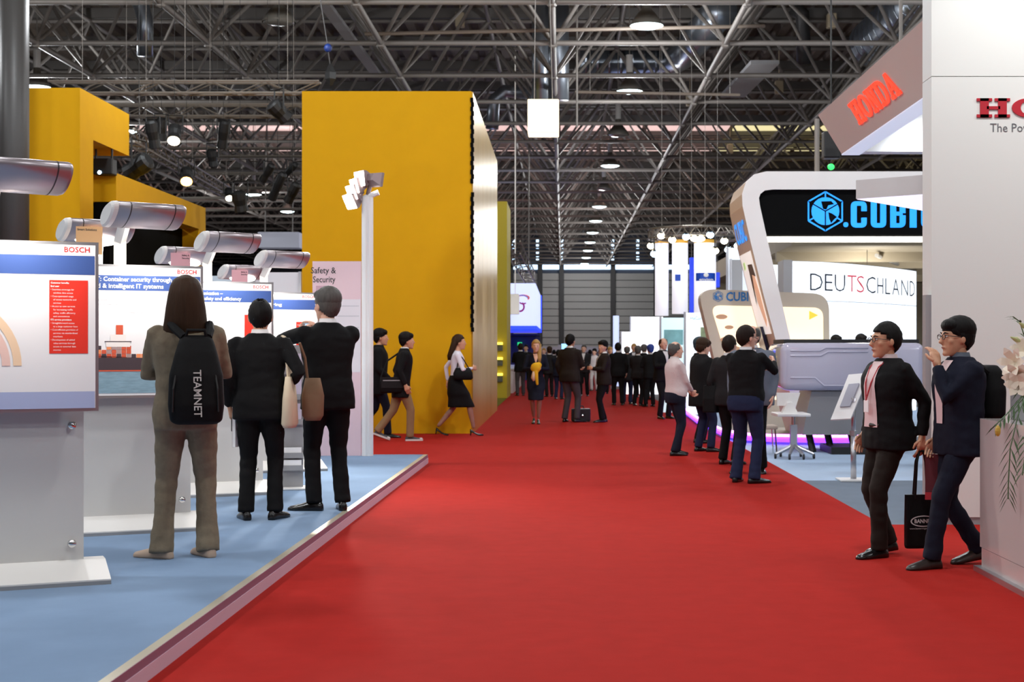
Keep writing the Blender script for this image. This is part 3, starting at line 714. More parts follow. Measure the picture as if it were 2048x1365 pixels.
t = empty('white_counter', (PX(1030, 47), 47, 0), 0, 'low white counter just beyond the olive yellow block', 'counter')
MB().box((-2.6, 47, 0), (PX(1026, 47), 58, .75)).build('body', WHITE, t, world=True); MB().box((-2.62, 46.96, .75), (PX(1027, 47), 58.04, .8)).build('top', OFFW, t, world=True)
# booths closing the far end of the aisle
FARW = mat('far_booth_wall', (196, 196, 212), .5)
for k, (a, b, yt, dd, lb) in enumerate([(1082, 1122, 694, 118, 'far pale booth front left of the aisle centre'), (1118, 1168, 690, 124, 'far pale booth front at the end of the aisle'), (1170, 1232, 694, 118, 'far pale booth front right of the aisle centre')]):
    t = empty('far_booth', (PX((a + b)/2, dd), dd, 0), 0, lb, 'booth')
    MB().box((PX(a, dd), dd, 0), (PX(b, dd), dd + 3, PZ(yt + 8, dd))).build('wall', mat('far_booth_body', (120, 120, 140), .6), t, world=True)
    MB().box((PX(a, dd) - .1, dd - .2, PZ(yt + 10, dd)), (PX(b, dd) + .1, dd, PZ(yt, dd))).build('fascia', FARW, t, world=True)
t = empty('monitor', at(1131, 697, 72), 0, 'bright blue-white monitor glowing above the crowd in the aisle', 'monitor')
MB().rbox((PX(1122, 72), 72, PZ(705, 72)), (PX(1143, 72), 72.06, PZ(687, 72)), .01, 2).build('casing', BLACK, t, world=True)
patch((0, 71.99, 0), u3, v3, PX(1123, 72), PZ(704, 72), PX(1142, 72), PZ(688, 72)).build('screen', mat('screen_glow_blue', (150, 205, 255), .3, emit=1.6), t, world=True)
MB().tube([(PX(1132, 72), 72.05, 0), (PX(1132, 72), 72.05, PZ(703, 72))], .03, 8).build('stand_pole', DARKST, t, world=True)
# ------------------------------------------------------------------ white portal stand
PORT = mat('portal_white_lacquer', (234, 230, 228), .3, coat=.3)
PSIDE = mat('portal_side_shaded', (190, 164, 138), .4)  # same white frame; shade on its outer sides put into the colour
CBLUE = mat('logo_blue_lit', (20, 148, 255), .4, emit=.85); CB2 = mat('logo_blue_print', (36, 112, 176), .5)
def rpoly(P, R, n=8):
    out = []
    for i, p in enumerate(P):
        r = R[i]; p = Vector(p)
        if not r: out.append(tuple(p)); continue
        a = (Vector(P[i-1]) - p).normalized()*r + p; b = (Vector(P[(i+1) % len(P)]) - p).normalized()*r + p
        for k in range(n + 1):
            t_ = k/n; q = a*(1-t_)**2 + p*2*t_*(1-t_) + b*t_**2; out.append((q.x, q.y))
    return out
d0, d1 = 22.0, 23.63
def px2(pts, d): return [Vector((PX(x, d), d, PZ(y, d))) for x, y in pts]
out_px = [(1604, 873), (1592, 830), (1557, 702), (1527, 590), (1500, 479), (1485, 412), (1484, 388), (1492, 364), (1508, 349), (1532, 343)]
inn_px = [(1634, 873), (1621, 830), (1586, 702), (1560, 590), (1533, 471), (1520, 412), (1518, 396), (1521, 388), (1530, 381), (1546, 379)]
mir = lambda L: [(3700 - x, y) for x, y in reversed(L)]
out_px = out_px + [(1850, 343)] + mir(out_px); inn_px = inn_px + [(1850, 379)] + mir(inn_px)
t = empty('white_portal', (4.4, d0, 0.12), 0, 'big leaning white portal frame with a black illuminated name board', 'portal')
def ring(d, px): return [Vector((p.x, d, p.z)) for p in px2(px, d0)]
of, ob, if_, ib = ring(d0, out_px), ring(d1, out_px), ring(d0, inn_px), ring(d1, inn_px)
n = len(of); fr = MB()
vs = of + ob + if_ + ib; fs = []; ms = []
for i in range(n - 1):
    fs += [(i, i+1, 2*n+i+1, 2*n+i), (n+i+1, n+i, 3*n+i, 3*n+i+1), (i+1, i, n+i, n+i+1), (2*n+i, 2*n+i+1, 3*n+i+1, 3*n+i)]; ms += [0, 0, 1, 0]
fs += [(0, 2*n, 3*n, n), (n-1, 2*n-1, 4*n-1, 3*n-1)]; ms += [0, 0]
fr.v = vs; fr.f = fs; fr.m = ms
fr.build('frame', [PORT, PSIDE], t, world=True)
hb = px2([(1533, 470), (1520, 412), (1518, 396), (1521, 388), (1530, 381), (1546, 379), (2154, 379), (2167, 470)], d0)
hd = MB().prism([p + Vector((0, .06, 0)) for p in hb], (0, 1, 0), .3).build('name_board', MATBLK, t, world=True)
MB().box((PX(1535, d0), d0 + .02, PZ(484, d0)), (PX(2166, d0), d0 + .12, PZ(473, d0))).build('light_strip', mat('light_strip_glow', (255, 246, 226), .3, emit=1.5), t, world=True)
def cubic_logo(o, r, m, par, u=Vector((1,0,0)), v=Vector((0,0,1)), dark=MATBLK, world=True):
    o = Vector(o); nn = u.cross(v).normalized(); k = MB()
    hx = [(math.cos(math.radians(90 + 60*i)), math.sin(math.radians(90 + 60*i))) for i in range(6)]
    def bar(a, b, wd):
        a, b = Vector((a[0], a[1])), Vector((b[0], b[1])); e = (b - a).normalized(); s = Vector((-e.y, e.x)) * wd
        k.add([o + u*(p.x*r) + v*(p.y*r) for p in (a - s, b - s, b + s, a + s)], [(0,1,2,3)], 0)
    for i in range(6): bar(hx[i], hx[(i+1) % 6], .04)
    gl = [(.72*math.cos(2*math.pi*i/24), .72*math.sin(2*math.pi*i/24)) for i in range(24)]
    k.add([o + nn*.002 + u*(a*r) + v*(b*r) for a, b in gl], [tuple(range(24))], 0)
    for poly in ([(-.22, .5), (.3, .52), (.45, .36), (.15, .3), (.05, .08), (-.12, .12)], [(.15, -.05), (.35, -.12), (.6, -.3), (.45, -.42), (.3, -.62), (.2, -.4)]):
        k.add([o + nn*.004 + u*(a*r) + v*(b*r) for a, b in poly], [tuple(range(len(poly)))], 1)
    oo = o; o_shift = nn * .006
    for i in (0, 2, 4):
        a = Vector(hx[(i + 3) % 6] if False else hx[i])
    def dbar(a, b, wd, mi):
        a, b = Vector(a), Vector(b); e = (b - a).normalized(); s = Vector((-e.y, e.x)) * wd
        k.add([o + o_shift + u*(p.x*r) + v*(p.y*r) for p in (a - s, b - s, b + s, a + s)], [(0,1,2,3)], mi)
    for i in (1, 3, 5): dbar((0, 0), hx[i], .03, 1)
    for i in (0, 2, 4): dbar((hx[i][0]*.72, hx[i][1]*.72), hx[i], .035, 0)
    return k.build('cube_globe_emblem', [m, dark], par, world=world)
hy = d0 + .055
cubic_logo((PX(1652, d0), hy, PZ(422, d0)), 39/F*d0, CBLUE, hd)
def heavy(x, pts, rad):
    MB().prism([Vector((PX(x + a, d0), hy - .004, PZ(402 + b, d0))) for a, b in rpoly(pts, rad, 5)], (0, 1, 0), .006).build('letter', CBLUE, hd, world=True)
CL = [(0, 0), (32, 0), (32, 20), (21, 20), (21, 9), (12, 9), (12, 44), (21, 44), (21, 33), (32, 33), (32, 53), (0, 53)]; CR = [11, 11, 0, 0, 2, 2, 2, 2, 0, 0, 11, 11]
heavy(1703, CL, CR); heavy(1844, CL, CR)
heavy(1743, [(0, 0), (12, 0), (12, 44), (19, 44), (19, 0), (31, 0), (31, 53), (0, 53)], [0, 0, 2, 2, 0, 0, 11, 11])
heavy(1782, [(0, 0), (30, 0), (31, 26), (31, 53), (0, 53)], [0, 12, 0, 12, 0]); heavy(1821, [(0, 0), (14, 0), (14, 53), (0, 53)], [0]*4)
heavy(1688, [(0, 42), (10, 42), (10, 52), (0, 52)], [5]*4)
bh = MB()
for y0, y1 in ((410, 423), (431, 446)): bh.box((PX(1794, d0), hy - .008, PZ(y1, d0)), (PX(1800.5, d0), hy - .005, PZ(y0, d0)))
bh.box((PX(1807, d0), hy - .008, PZ(430, d0)), (PX(1815, d0), hy - .005, PZ(426, d0)))
tag(bh.build('letter_counter', MATBLK, hd, world=True), kind='stuff')
# side of the leg: blue lettering, lit portrait poster, dark screen
def side(y, f, off=.012):
    for (xa, ya), (xb, yb) in zip(out_px[:9], out_px[1:9]):
        if yb <= y <= ya:
            k = (y - ya) / (yb - ya); x = xa + (xb - xa)*k
            return Vector((PX(x, d0) - off, d0 + (d1 - d0)*f, PZ(y, d0)))
sp = MB()
for a, b in ((500, 560), (560, 620), (620, 668)): sp.add([side(a, .92), side(a, .10), side(b, .10), side(b, .92)], [(0,1,2,3)], 0)
pst = sp.build('lit_side_poster', mat('poster_backlit_white', (236, 232, 226), .4, emit=.55), t, world=True)
fp = MB()
fp.add([side(530, .42, .016), side(532, .24, .016), side(590, .14, .016), side(640, .16, .016), side(655, .28, .016), side(600, .45, .016)], [(0,1,2,3,4,5)], 0)
fp.add([side(524, .5, .018), side(526, .2, .018), side(552, .14, .018), side(546, .36, .018), side(600, .5, .018), side(610, .56, .018)], [(0,1,2,3,4,5)], 1)
fp.add([side(518, .8, .018), side(516, .66, .018), side(530, .66, .018), side(534, .8, .018)], [(0,1,2,3)], 2)
fp.build('portrait_print', [mat('print_skin_tone', (226, 178, 146), .5, emit=.4), mat('print_dark_hair', (90, 70, 58), .5), mat('print_leaf_green', (190, 224, 150), .5, emit=.4)], pst, world=True)
lo, hi = side(478, .88), side(430, .88)
text('CUBIC', lo, (side(478, .1) - lo), (hi - lo), 1.2, .32, bold=.02).build('side_lettering', CBLUE, t, world=True)
MB().add([side(652, .9, .02), side(652, .5, .02), side(735, .5, .02), side(735, .9, .02), side(652, .9, .07), side(652, .5, .07), side(735, .5, .07), side(735, .9, .07)], [(0,1,2,3),(4,5,6,7),(0,1,5,4),(1,2,6,5),(2,3,7,6),(3,0,4,7)]).build('dark_screen', mat('screen_off_navy', (22, 26, 52), .2), t, world=True)
lamp('portal_light', 'AREA', (4.9, d0 + .5, 2.9), 70, (1, .97, .92), .8, (4.9, d0 + .6, 0), parent=t)
# second, smaller rounded frame behind
d = 25.0
t = empty('rounded_frame_wall', (3.5, d, 0), 0, 'smaller rounded grey frame wall with glowing warm picture behind the portal', 'display wall')
FRG = mat('frame_warm_grey', (190, 182, 166), .4)
oc = rpoly([(1462, 858), (1395, 578), (1658, 588), (1661, 858)], [0, 34, 34, 0])
MB().prism(px2(oc, d), (0, 1, 0), .5).build('frame', FRG, t, world=True)
ic = rpoly([(1478, 800), (1421, 611), (1646, 616), (1647, 800)], [0, 20, 20, 0])
pw_ = MB().prism([p - Vector((0, .012, 0)) for p in px2(ic, d)], (0, 1, 0), .011).build('glowing_picture', mat('picture_warm_glow', (250, 226, 196), .5, emit=.85, noise=.18, scale=1.6), t, world=True)
MB().add([Vector((PX(x, d), d - .016, PZ(y, d))) for x, y in ((1618, 622), (1618, 640), (1636, 631))], [(0,1,2)]).build('yellow_arrow', mat('arrow_yellow', (248, 206, 60), .5, emit=.5), pw_, world=True)
ell_ = MB()
for x, y, a, b in ((1443, 634, 12, 5), (1458, 655, 9, 4), (1452, 680, 12, 6), (1470, 700, 14, 7)): ell_.add([Vector((PX(x + a*math.cos(k*.628), d), d - .016, PZ(y + b*math.sin(k*.628), d))) for k in range(10)], [tuple(range(10))])
ell_.build('picture_shapes', mat('picture_brown_shapes', (206, 164, 130), .6), pw_, world=True)
cubic_logo((PX(1436, d), d - .006, PZ(593, d)), 11/F*d, CB2, t, dark=FRG)
text('CUBIC', (PX(1452, d), d - .006, PZ(602, d)), u3, v3, PX(1512, d) - PX(1452, d), 17/F*d, bold=.03).build('name_lettering', CB2, t, world=True)
# neon-edged podium under the exhibits
nl = [(1372, 832), (1398, 853), (1448, 878), (1490, 886), (1540, 889), (1650, 891), (1760, 891)]
pts = [Vector((PX(x, FD(y)), FD(y), 0)) for x, y in nl]
t = empty('neon_podium', pts[3], 0, 'low podium whose curved edge glows purple and blue', 'podium')
pod = pts + [Vector((6.5, 21.9, 0)), Vector((6.5, 24.5, 0)), Vector((2.65, 24.5, 0))]
MB().prism([p + Vector((0, .05, .001)) for p in pod], (0, 0, 1), .12).build('podium_top', mat('podium_grey', (150, 148, 146), .5), t, world=True)
MB().tube([p + Vector((0, -.02, .07)) for p in pts], .035, 8).build('neon_tube', mat('neon_violet', (96, 40, 255), .3, emit=6), t, world=True)
MB().tube([p + Vector((0, -.03, .135)) for p in pts], .022, 8).build('neon_tube', mat('neon_pink', (236, 120, 255), .3, emit=5), t, world=True)
# white vehicle body exhibit
d = 20.0
t = empty('white_vehicle_body', (PX(1705, d), d + .4, 0), 0, 'white moulded vehicle body with pressed grooves on a grey tapered support', 'exhibit')
LAC = mat('lavender_white_lacquer', (176, 172, 190), .12, coat=.8)
b_ = MB().rbox((PX(1562, d), d, PZ(782, d)), (PX(1852, d), d + 1.3, PZ(686, d)), .11, 5).build('shell', LAC, t, world=True, smooth=True)
MB().box((PX(1572, d), d + .2, PZ(690, d)), (PX(1845, d), d + 1.2, PZ(679, d))).build('dark_roof_rim', BLACK, t, world=True)
for pl in ([(1582, 702), (1640, 702), (1652, 696), (1735, 696)], [(1582, 756), (1630, 756), (1648, 772), (1730, 772)], [(1582, 712), (1642, 712), (1656, 704), (1735, 704)]):
    MB().tube([Vector((PX(x, d), d + .004, PZ(y, d))) for x, y in pl], .014, 6, round_end=True).build('pressed_groove', LAC, b_, world=True, smooth=True)
sup = [[Vector((PX(x, d), y, PZ(yy, d))) for x, y in ((a, d + .2), (b, d + .2), (b, d + 1.2), (a, d + 1.2))] for yy, a, b in ((784, 1628, 1765), (830, 1618, 1752), (872, 1610, 1728))]
MB().loft(sup).build('tapered_support', mat('support_grey_metal', (150, 148, 150), .35, .4), t, world=True)
for x in (1630, 1668, 1716): MB().tube([Vector((PX(x, d), d + .5, PZ(872, d))), Vector((PX(x + 6, d), d + .4, 0))], .05, 8).build('support_leg', BLACK, t, world=True)
MB().box((PX(1660, d), d - .1, 0), (PX(1740, d), d + .8, .10)).build('dark_base', BLACK, t, world=True)
# sloping reading board on a pole
d = 16.0; xp = PX(1707, d)
t = empty('tilted_sign_stand', (xp, d, 0), 0, 'tilted white board on a silver pole beside the red carpet', 'sign stand')
MB().tube([(xp, d, .02), (xp, d, PZ(868, d))], .032, 12).build('lower_pole', ALU, t, world=True, smooth=True)
MB().tube([(xp, d, PZ(868, d)), (xp, d, PZ(796, d))], .024, 12).build('upper_pole', ALU, t, world=True, smooth=True)
MB().tube([(xp, d, PZ(872, d)), (xp, d, PZ(862, d))], .04, 12).build('pole_collar', ALU, t, world=True)
MB().rbox((xp - .17, d - .17, 0), (xp + .17, d + .17, .02), .006, 2).build('base_plate', WHITE, t, world=True)
bp = [at(1662, 842, d - .05), at(1702, 840, d - .15), at(1740, 748, d + .2), at(1698, 752, d + .3)]
bp = [Vector(p) for p in bp]; bn = (bp[1] - bp[0]).cross(bp[3] - bp[0]).normalized()
bo = MB().prism(bp, bn, .02).build('board', WHITE, t, world=True)
cc = sum(bp, Vector()) / 4
MB().prism([cc + (p - cc)*.5 + bn*.021 for p in bp], bn, .02).build('tablet', mat('tablet_grey', (160, 160, 172), .3), bo, world=True)
MB().tube([cc, (xp, d, PZ(800, d))], .02, 8).build('bracket', ALU, t, world=True)
# small wheeled table with a white monitor
d = 19.2; xc = PX(1587, d)
t = empty('wheeled_table', (xc, d, 0), 0, 'small wheeled table with star foot in front of the white vehicle body', 'table')
MB().rbox((PX(1548, d), d - .3, PZ(832, d)), (PX(1614, d), d + .3, PZ(826, d)), .01, 2).build('table_top', WHITE, t, world=True)
MB().box((xc - .045, d - .04, .16), (xc + .045, d + .04, PZ(850, d))).build('column', ALU, t, world=True)
MB().tube([(xc, d, PZ(850, d)), (xc, d, PZ(832, d))], .025, 8).build('lift_rod', CHROME, t, world=True)
for a in (200, 250, 340, 290, 60, 120):
    e = Vector((xc + .27*math.cos(math.radians(a)), d + .27*math.sin(math.radians(a)), .065))
    f_ = MB().tube([(xc, d, .18), e], [.03, .018], 8).build('foot', ALU, t, world=True)
    MB().tube([e + Vector((-.012, 0, -.03)), e + Vector((.012, 0, -.03))], .033, 10).build('caster', BLACK, f_, world=True)
t = empty('desktop_monitor', (PX(1578, d), d, PZ(826, d)), 0, 'white monitor seen from behind on the small wheeled table', 'monitor')
z_ = PZ(826, d)
MB().loft([[Vector((PX(x, d), y, PZ(yy, d))) for x, y in ((a, d - .02), (b, d - .02), (b, d + .03), (a, d + .03))] for yy, a, b in ((812, 1554, 1592), (786, 1553, 1600))]).build('screen_back', WHITE, t, world=True)
MB().loft([[Vector((xc - .06 + s*k, d + yy, z)) for s, yy in ((-1, -.1), (1, -.1), (1, .06), (-1, .06))] for z, k in ((z_, .1), (z_ + .03, .09), (z_ + .14, .03))]).build('monitor_foot', WHITE, t, world=True)
d = 20.0
t = empty('stool', (PX(1536, d), d, 0), 0, 'low chair with thin metal legs left of the wheeled table', 'chair')
MB().rbox((PX(1520, d), d - .2, PZ(858, d)), (PX(1552, d), d + .2, PZ(850, d)), .015, 2).build('seat', mat('seat_beige', (176, 160, 146), .6), t, world=True)
MB().add([(PX(1521, d), d + .18, PZ(852, d)), (PX(1524, d), d + .2, PZ(800, d)), (PX(1531, d), d + .2, PZ(800, d)), (PX(1535, d), d + .18, PZ(852, d))], [(0,1,2,3)]).build('backrest', MATS['seat_beige'], t, world=True)
for x, y in ((1522, -.18), (1550, -.18), (1522, .18), (1550, .18)): MB().tube([(PX(x, d), d + y, 0), (PX(x + (3 if x < 1530 else -3), d), d + y*.8, PZ(857, d))], .012, 6).build('leg', CHROME, t, world=True)
# glowing curved wall
t = empty('curved_light_wall', (PX(1700, 31), 31, 0), 0, 'curved white backlit wall reading DEUTSCHLAND', 'illuminated wall')
LW = mat('light_wall_glow', (238, 246, 255), .4, emit=1.25)
seam = [(1585, 30.0), (1642, 30.3), (1695, 30.9), (1741, 31.7), (1780, 32.5), (1812, 33.3), (1833, 34.0)]
zt = PZ(522, 30.0); rows = [0, .75, 1.5, 2.45, zt]
for (xa, da), (xb, db) in zip(seam[:-1], seam[1:]):
    A, B = Vector((PX(xa, da), da, 0)), Vector((PX(xb, db), db, 0)); e = (B - A).normalized()*.016; nn = Vector((e.y, -e.x, 0)).normalized()
    for r0, r1 in zip(rows[:-1], rows[1:]):
        z0, z1 = Vector((0,0,r0 + .008)), Vector((0,0,r1 - .008))
        MB().prism([A + e + z0, B - e + z0, B - e + z1, A + e + z1], -nn, .06).build('emissive_panel', LW, t, world=True)
back = [Vector((PX(x, dd), dd + .03, 0)) for x, dd in seam]
bk = MB(); bk.loft([[p + Vector((0,0,.0)) for p in back], [p + Vector((0,0,zt)) for p in back]], cap=False, closed=False); bk.build('panel_frame', mat('panel_frame_grey', (110, 116, 124), .6), t, world=True)
MB().box((PX(1567, 30), 30.0, 0), (PX(1584.5, 30), 30.8, zt + .02)).build('end_post', GREYP, t, world=True)
letters = 'DEUTSCHLAND'; lx = [1619, 1648, 1668, 1693, 1712, 1731, 1753, 1769, 1783, 1801, 1818, 1832]
LB = mat('letter_black', (48, 54, 66), .5); LR_ = mat('letter_red', (232, 84, 98), .5, emit=.3); LG = mat('letter_gold', (240, 190, 60), .5, emit=.4)
def onwall(x):
    for (xa, da), (xb, db) in zip(seam[:-1], seam[1:]):
        if xa <= x <= xb:
            A, B = Vector((PX(xa, da), da, 0)), Vector((PX(xb, db), db, 0)); k = (x - xa)/(xb - xa)
            dd = 1/((1-k)/da + k/db); return Vector((PX(x, dd), dd, 0)), (B - A).normalized()
    return Vector((PX(x, 34), 34, 0)), Vector((.5, .85, 0))
for i, c in enumerate(letters):
    p, e = onwall(lx[i]); q, _ = onwall(lx[i + 1] - 4); nn = Vector((e.y, -e.x, 0))
    zb = PZ(578, 30.0) if False else 2.66
    text(c, p + nn*.02 + Vector((0,0,zb)), e, v3, (q - p).length, .37, bold=-.012).build('letter', LR_ if i in (3, 4) else (LB), t, world=True)
for i in (3, 4): pass
# striped columns with round truss
d = 40.0
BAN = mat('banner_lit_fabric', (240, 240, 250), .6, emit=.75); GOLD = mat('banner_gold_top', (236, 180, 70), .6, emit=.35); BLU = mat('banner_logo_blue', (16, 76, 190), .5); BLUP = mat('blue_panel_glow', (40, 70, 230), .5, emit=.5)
for a, b, yb, dd, lb in ((1310, 1337, 632, 41, 'leftmost tall glowing white column banner'), (1344, 1376, 628, 40.5, 'middle glowing white column banner with a tiny blue mark'), (1388, 1432, 640, 39.5, 'widest glowing white column banner with a blue logo patch')):
    r = (PX(b, dd) - PX(a, dd))/2; cx = (PX(a, dd) + PX(b, dd))/2; z0, z1 = PZ(yb, dd), PZ(487, dd)
    t = empty('column_banner', (cx, dd, z0), 0, lb, 'column banner', 'round white column banners')
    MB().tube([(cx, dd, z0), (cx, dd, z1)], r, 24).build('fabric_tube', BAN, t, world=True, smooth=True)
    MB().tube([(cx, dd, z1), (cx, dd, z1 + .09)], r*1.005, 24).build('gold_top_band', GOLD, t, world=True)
    MB().tube([(cx, dd, z1 + .09), (cx, dd, ZH)], .006, 5).build('suspension_rod', STEEL, t, world=True)
    if a == 1388:
        lg = MB(); z0l, z1l = PZ(563, dd), PZ(547, dd)
        for k in range(8):
            a0, a1 = [math.radians(-150 + 120*q/8) for q in (k, k + 1)]
            lg.add([(cx + r*1.01*math.cos(a0), dd + r*1.01*math.sin(a0), z0l), (cx + r*1.01*math.cos(a1), dd + r*1.01*math.sin(a1), z0l), (cx + r*1.01*math.cos(a1), dd + r*1.01*math.sin(a1), z1l), (cx + r*1.01*math.cos(a0), dd + r*1.01*math.sin(a0), z1l)], [(0,1,2,3)])
        g_ = lg.build('logo_patch', BLU, t, world=True)
        MB().ell((cx, dd - r*1.02, z1l - .06), (.07, .012, .06), 10, 6).build('logo_disc', PTXT, g_, world=True)
        text('envion', (cx - .19, dd - r*1.03, z0l + .01), u3, v3, .38, .06, bold=.02).build('logo_lettering', PTXT, g_, world=True)
    elif a == 1344:
        MB().box((PX(1349, dd), dd - r*1.03, PZ(563, dd)), (PX(1360, dd), dd - r*.9, PZ(550, dd))).build('logo_patch', BLU, t, world=True)
for xa, xb, ya_, yb_, dd, lb in ((1380, 1388, 515, 628, 41, 'narrow blue glowing panel between two column banners'), (1432, 1440, 545, 575, 41.5, 'short blue glowing panel right of the widest column banner')):
    t = empty('blue_light_panel', (PX(xa, dd), dd, PZ(yb_, dd)), 0, lb, 'illuminated panel')
    MB().rbox((PX(xa, dd), dd, PZ(yb_, dd)), (PX(xb, dd), dd + .3, PZ(ya_, dd)), .02, 2).build('panel', BLUP, t, world=True)
    MB().tube([(PX(xa + 4, dd), dd + .15, PZ(ya_, dd)), (PX(xa + 4, dd), dd + .15, ZH)], .006, 5).build('suspension_rod', STEEL, t, world=True)
c = Vector((PX(1395, 40), 40, PZ(478, 40))); R = 1.35
t = empty('round_truss', c, 0, 'round lighting truss crowning the white column banners', 'truss')
for dz, rr in ((0, R), (.25, R), (0, R - .25), (.25, R - .25)):
    MB().tube([c + Vector((rr*math.cos(a), rr*math.sin(a), dz)) for a in [2*math.pi*k/32 for k in range(33)]], .028, 6).build('ring_tube', TR, t, world=True)
lc = MB()
for k in range(48):
    a, b = 2*math.pi*k/48, 2*math.pi*(k + 1)/48
    lc.tube([c + Vector((R*math.cos(a), R*math.sin(a), .25*(k % 2))), c + Vector((R*math.cos(b), R*math.sin(b), .25*((k + 1) % 2)))], .014, 4, cap=False)
    lc.tube([c + Vector((R*math.cos(a), R*math.sin(a), 0)), c + Vector(((R-.25)*math.cos(a), (R-.25)*math.sin(a), .25))], .014, 4, cap=False)
lc.build('lacing', TR, t, world=True)
for k, (x, y) in enumerate([(1298, 492), (1308, 508), (1344, 480), (1372, 474), (1395, 478), (1420, 470), (1448, 482), (1456, 500), (1430, 502), (1475, 492), (1322, 472)]):
    dd = 39.0
    for _ in range(6):
        dx = max(-R*.97, min(R*.97, PX(x, dd) - c.x)); dd = c.y - math.sqrt(R*R - dx*dx)
    rp = Vector((c.x + dx, dd, c.z)); dd -= .06; p = Vector((c.x + dx, dd, PZ(y, dd)))
    sl = empty('truss_spotlight', p, 0, '%s spotlight on the round truss above the white column banners' % ['lower left', 'lowest left', 'third', 'fourth', 'brightest central', 'upper right', 'right', 'lower right', 'lowest right', 'far right', 'upper left'][k], 'spotlight', 'bright truss spotlights')
    MB().tube([p + Vector((0, .16, .1)), p + Vector((0, .02, 0))], [.05, .10], 10).build('can', SPB, sl, world=True)
    MB().ell(p, (.10 if k != 4 else .2, .03, .09), 12, 6).build('lens', COOL if k % 2 else WARM, sl, world=True)
    MB().tube([p + Vector((0, .05, .02)), rp], .02, 5).build('clamp', SPB, sl, world=True)
# booth walls under the columns
def panel_wall(a, b, yt, d, m, lb, yb=None):
    t = empty('display_wall', (PX((a + b)/2, d), d, 0), 0, lb, 'display wall')
    p = MB().box((PX(a, d), d, 0 if yb is None else PZ(yb, d)), (PX(b, d), d + .12, PZ(yt, d))).build('panel', m, t, world=True)
    MB().box((PX(a, d) - .03, d - .02, 0), (PX(a, d) + .01, d + .14, PZ(yt, d) + .02)).build('edge_post', ALU, t, world=True)
    return t, p
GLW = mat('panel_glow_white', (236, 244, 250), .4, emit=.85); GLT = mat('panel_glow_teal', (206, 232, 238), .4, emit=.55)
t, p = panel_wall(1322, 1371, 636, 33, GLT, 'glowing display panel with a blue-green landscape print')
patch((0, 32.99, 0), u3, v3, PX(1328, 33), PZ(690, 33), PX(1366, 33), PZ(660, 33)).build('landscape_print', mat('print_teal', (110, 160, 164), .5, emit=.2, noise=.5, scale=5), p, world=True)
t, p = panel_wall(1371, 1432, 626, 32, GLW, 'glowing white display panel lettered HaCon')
text('HaCon', (PX(1381, 32), 31.99, PZ(640, 32)), u3, v3, PX(1404, 32) - PX(1381, 32), 7/F*32).build('panel_lettering', mat('teal_ink', (60, 160, 170), .5), p, world=True)
MB().box((PX(1401, 32), 31.97, PZ(690, 32)), (PX(1416, 32), 31.99, PZ(655, 32))).build('screen_print', mat('print_multicolour', (150, 170, 130), .5, noise=.5, scale=8), p, world=True)
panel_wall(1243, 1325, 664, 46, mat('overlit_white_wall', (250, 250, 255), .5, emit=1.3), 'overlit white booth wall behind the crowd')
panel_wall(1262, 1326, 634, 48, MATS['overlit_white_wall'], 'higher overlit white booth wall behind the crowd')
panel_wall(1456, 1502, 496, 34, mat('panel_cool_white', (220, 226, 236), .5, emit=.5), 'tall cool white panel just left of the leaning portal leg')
panel_wall(1463, 1485, 520, 33.5, GREYP, 'grey upright panel just left of the leaning portal leg')
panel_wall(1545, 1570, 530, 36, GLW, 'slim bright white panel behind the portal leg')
t = empty('blue_glow_column', (PX(1232, 52), 52, 0), 0, 'slim bluish glowing column at the far right of the aisle', 'illuminated column')
MB().tube([(PX(1232, 52), 52, 0), (PX(1232, 52), 52, PZ(632, 52))], .11, 14).build('light_tube', mat('pale_blue_glow', (200, 214, 255), .4, emit=.9), t, world=True)
MB().tube([(PX(1232, 52), 52, 0), (PX(1232, 52), 52, .1)], .2, 14).build('foot', WHITE, t, world=True)
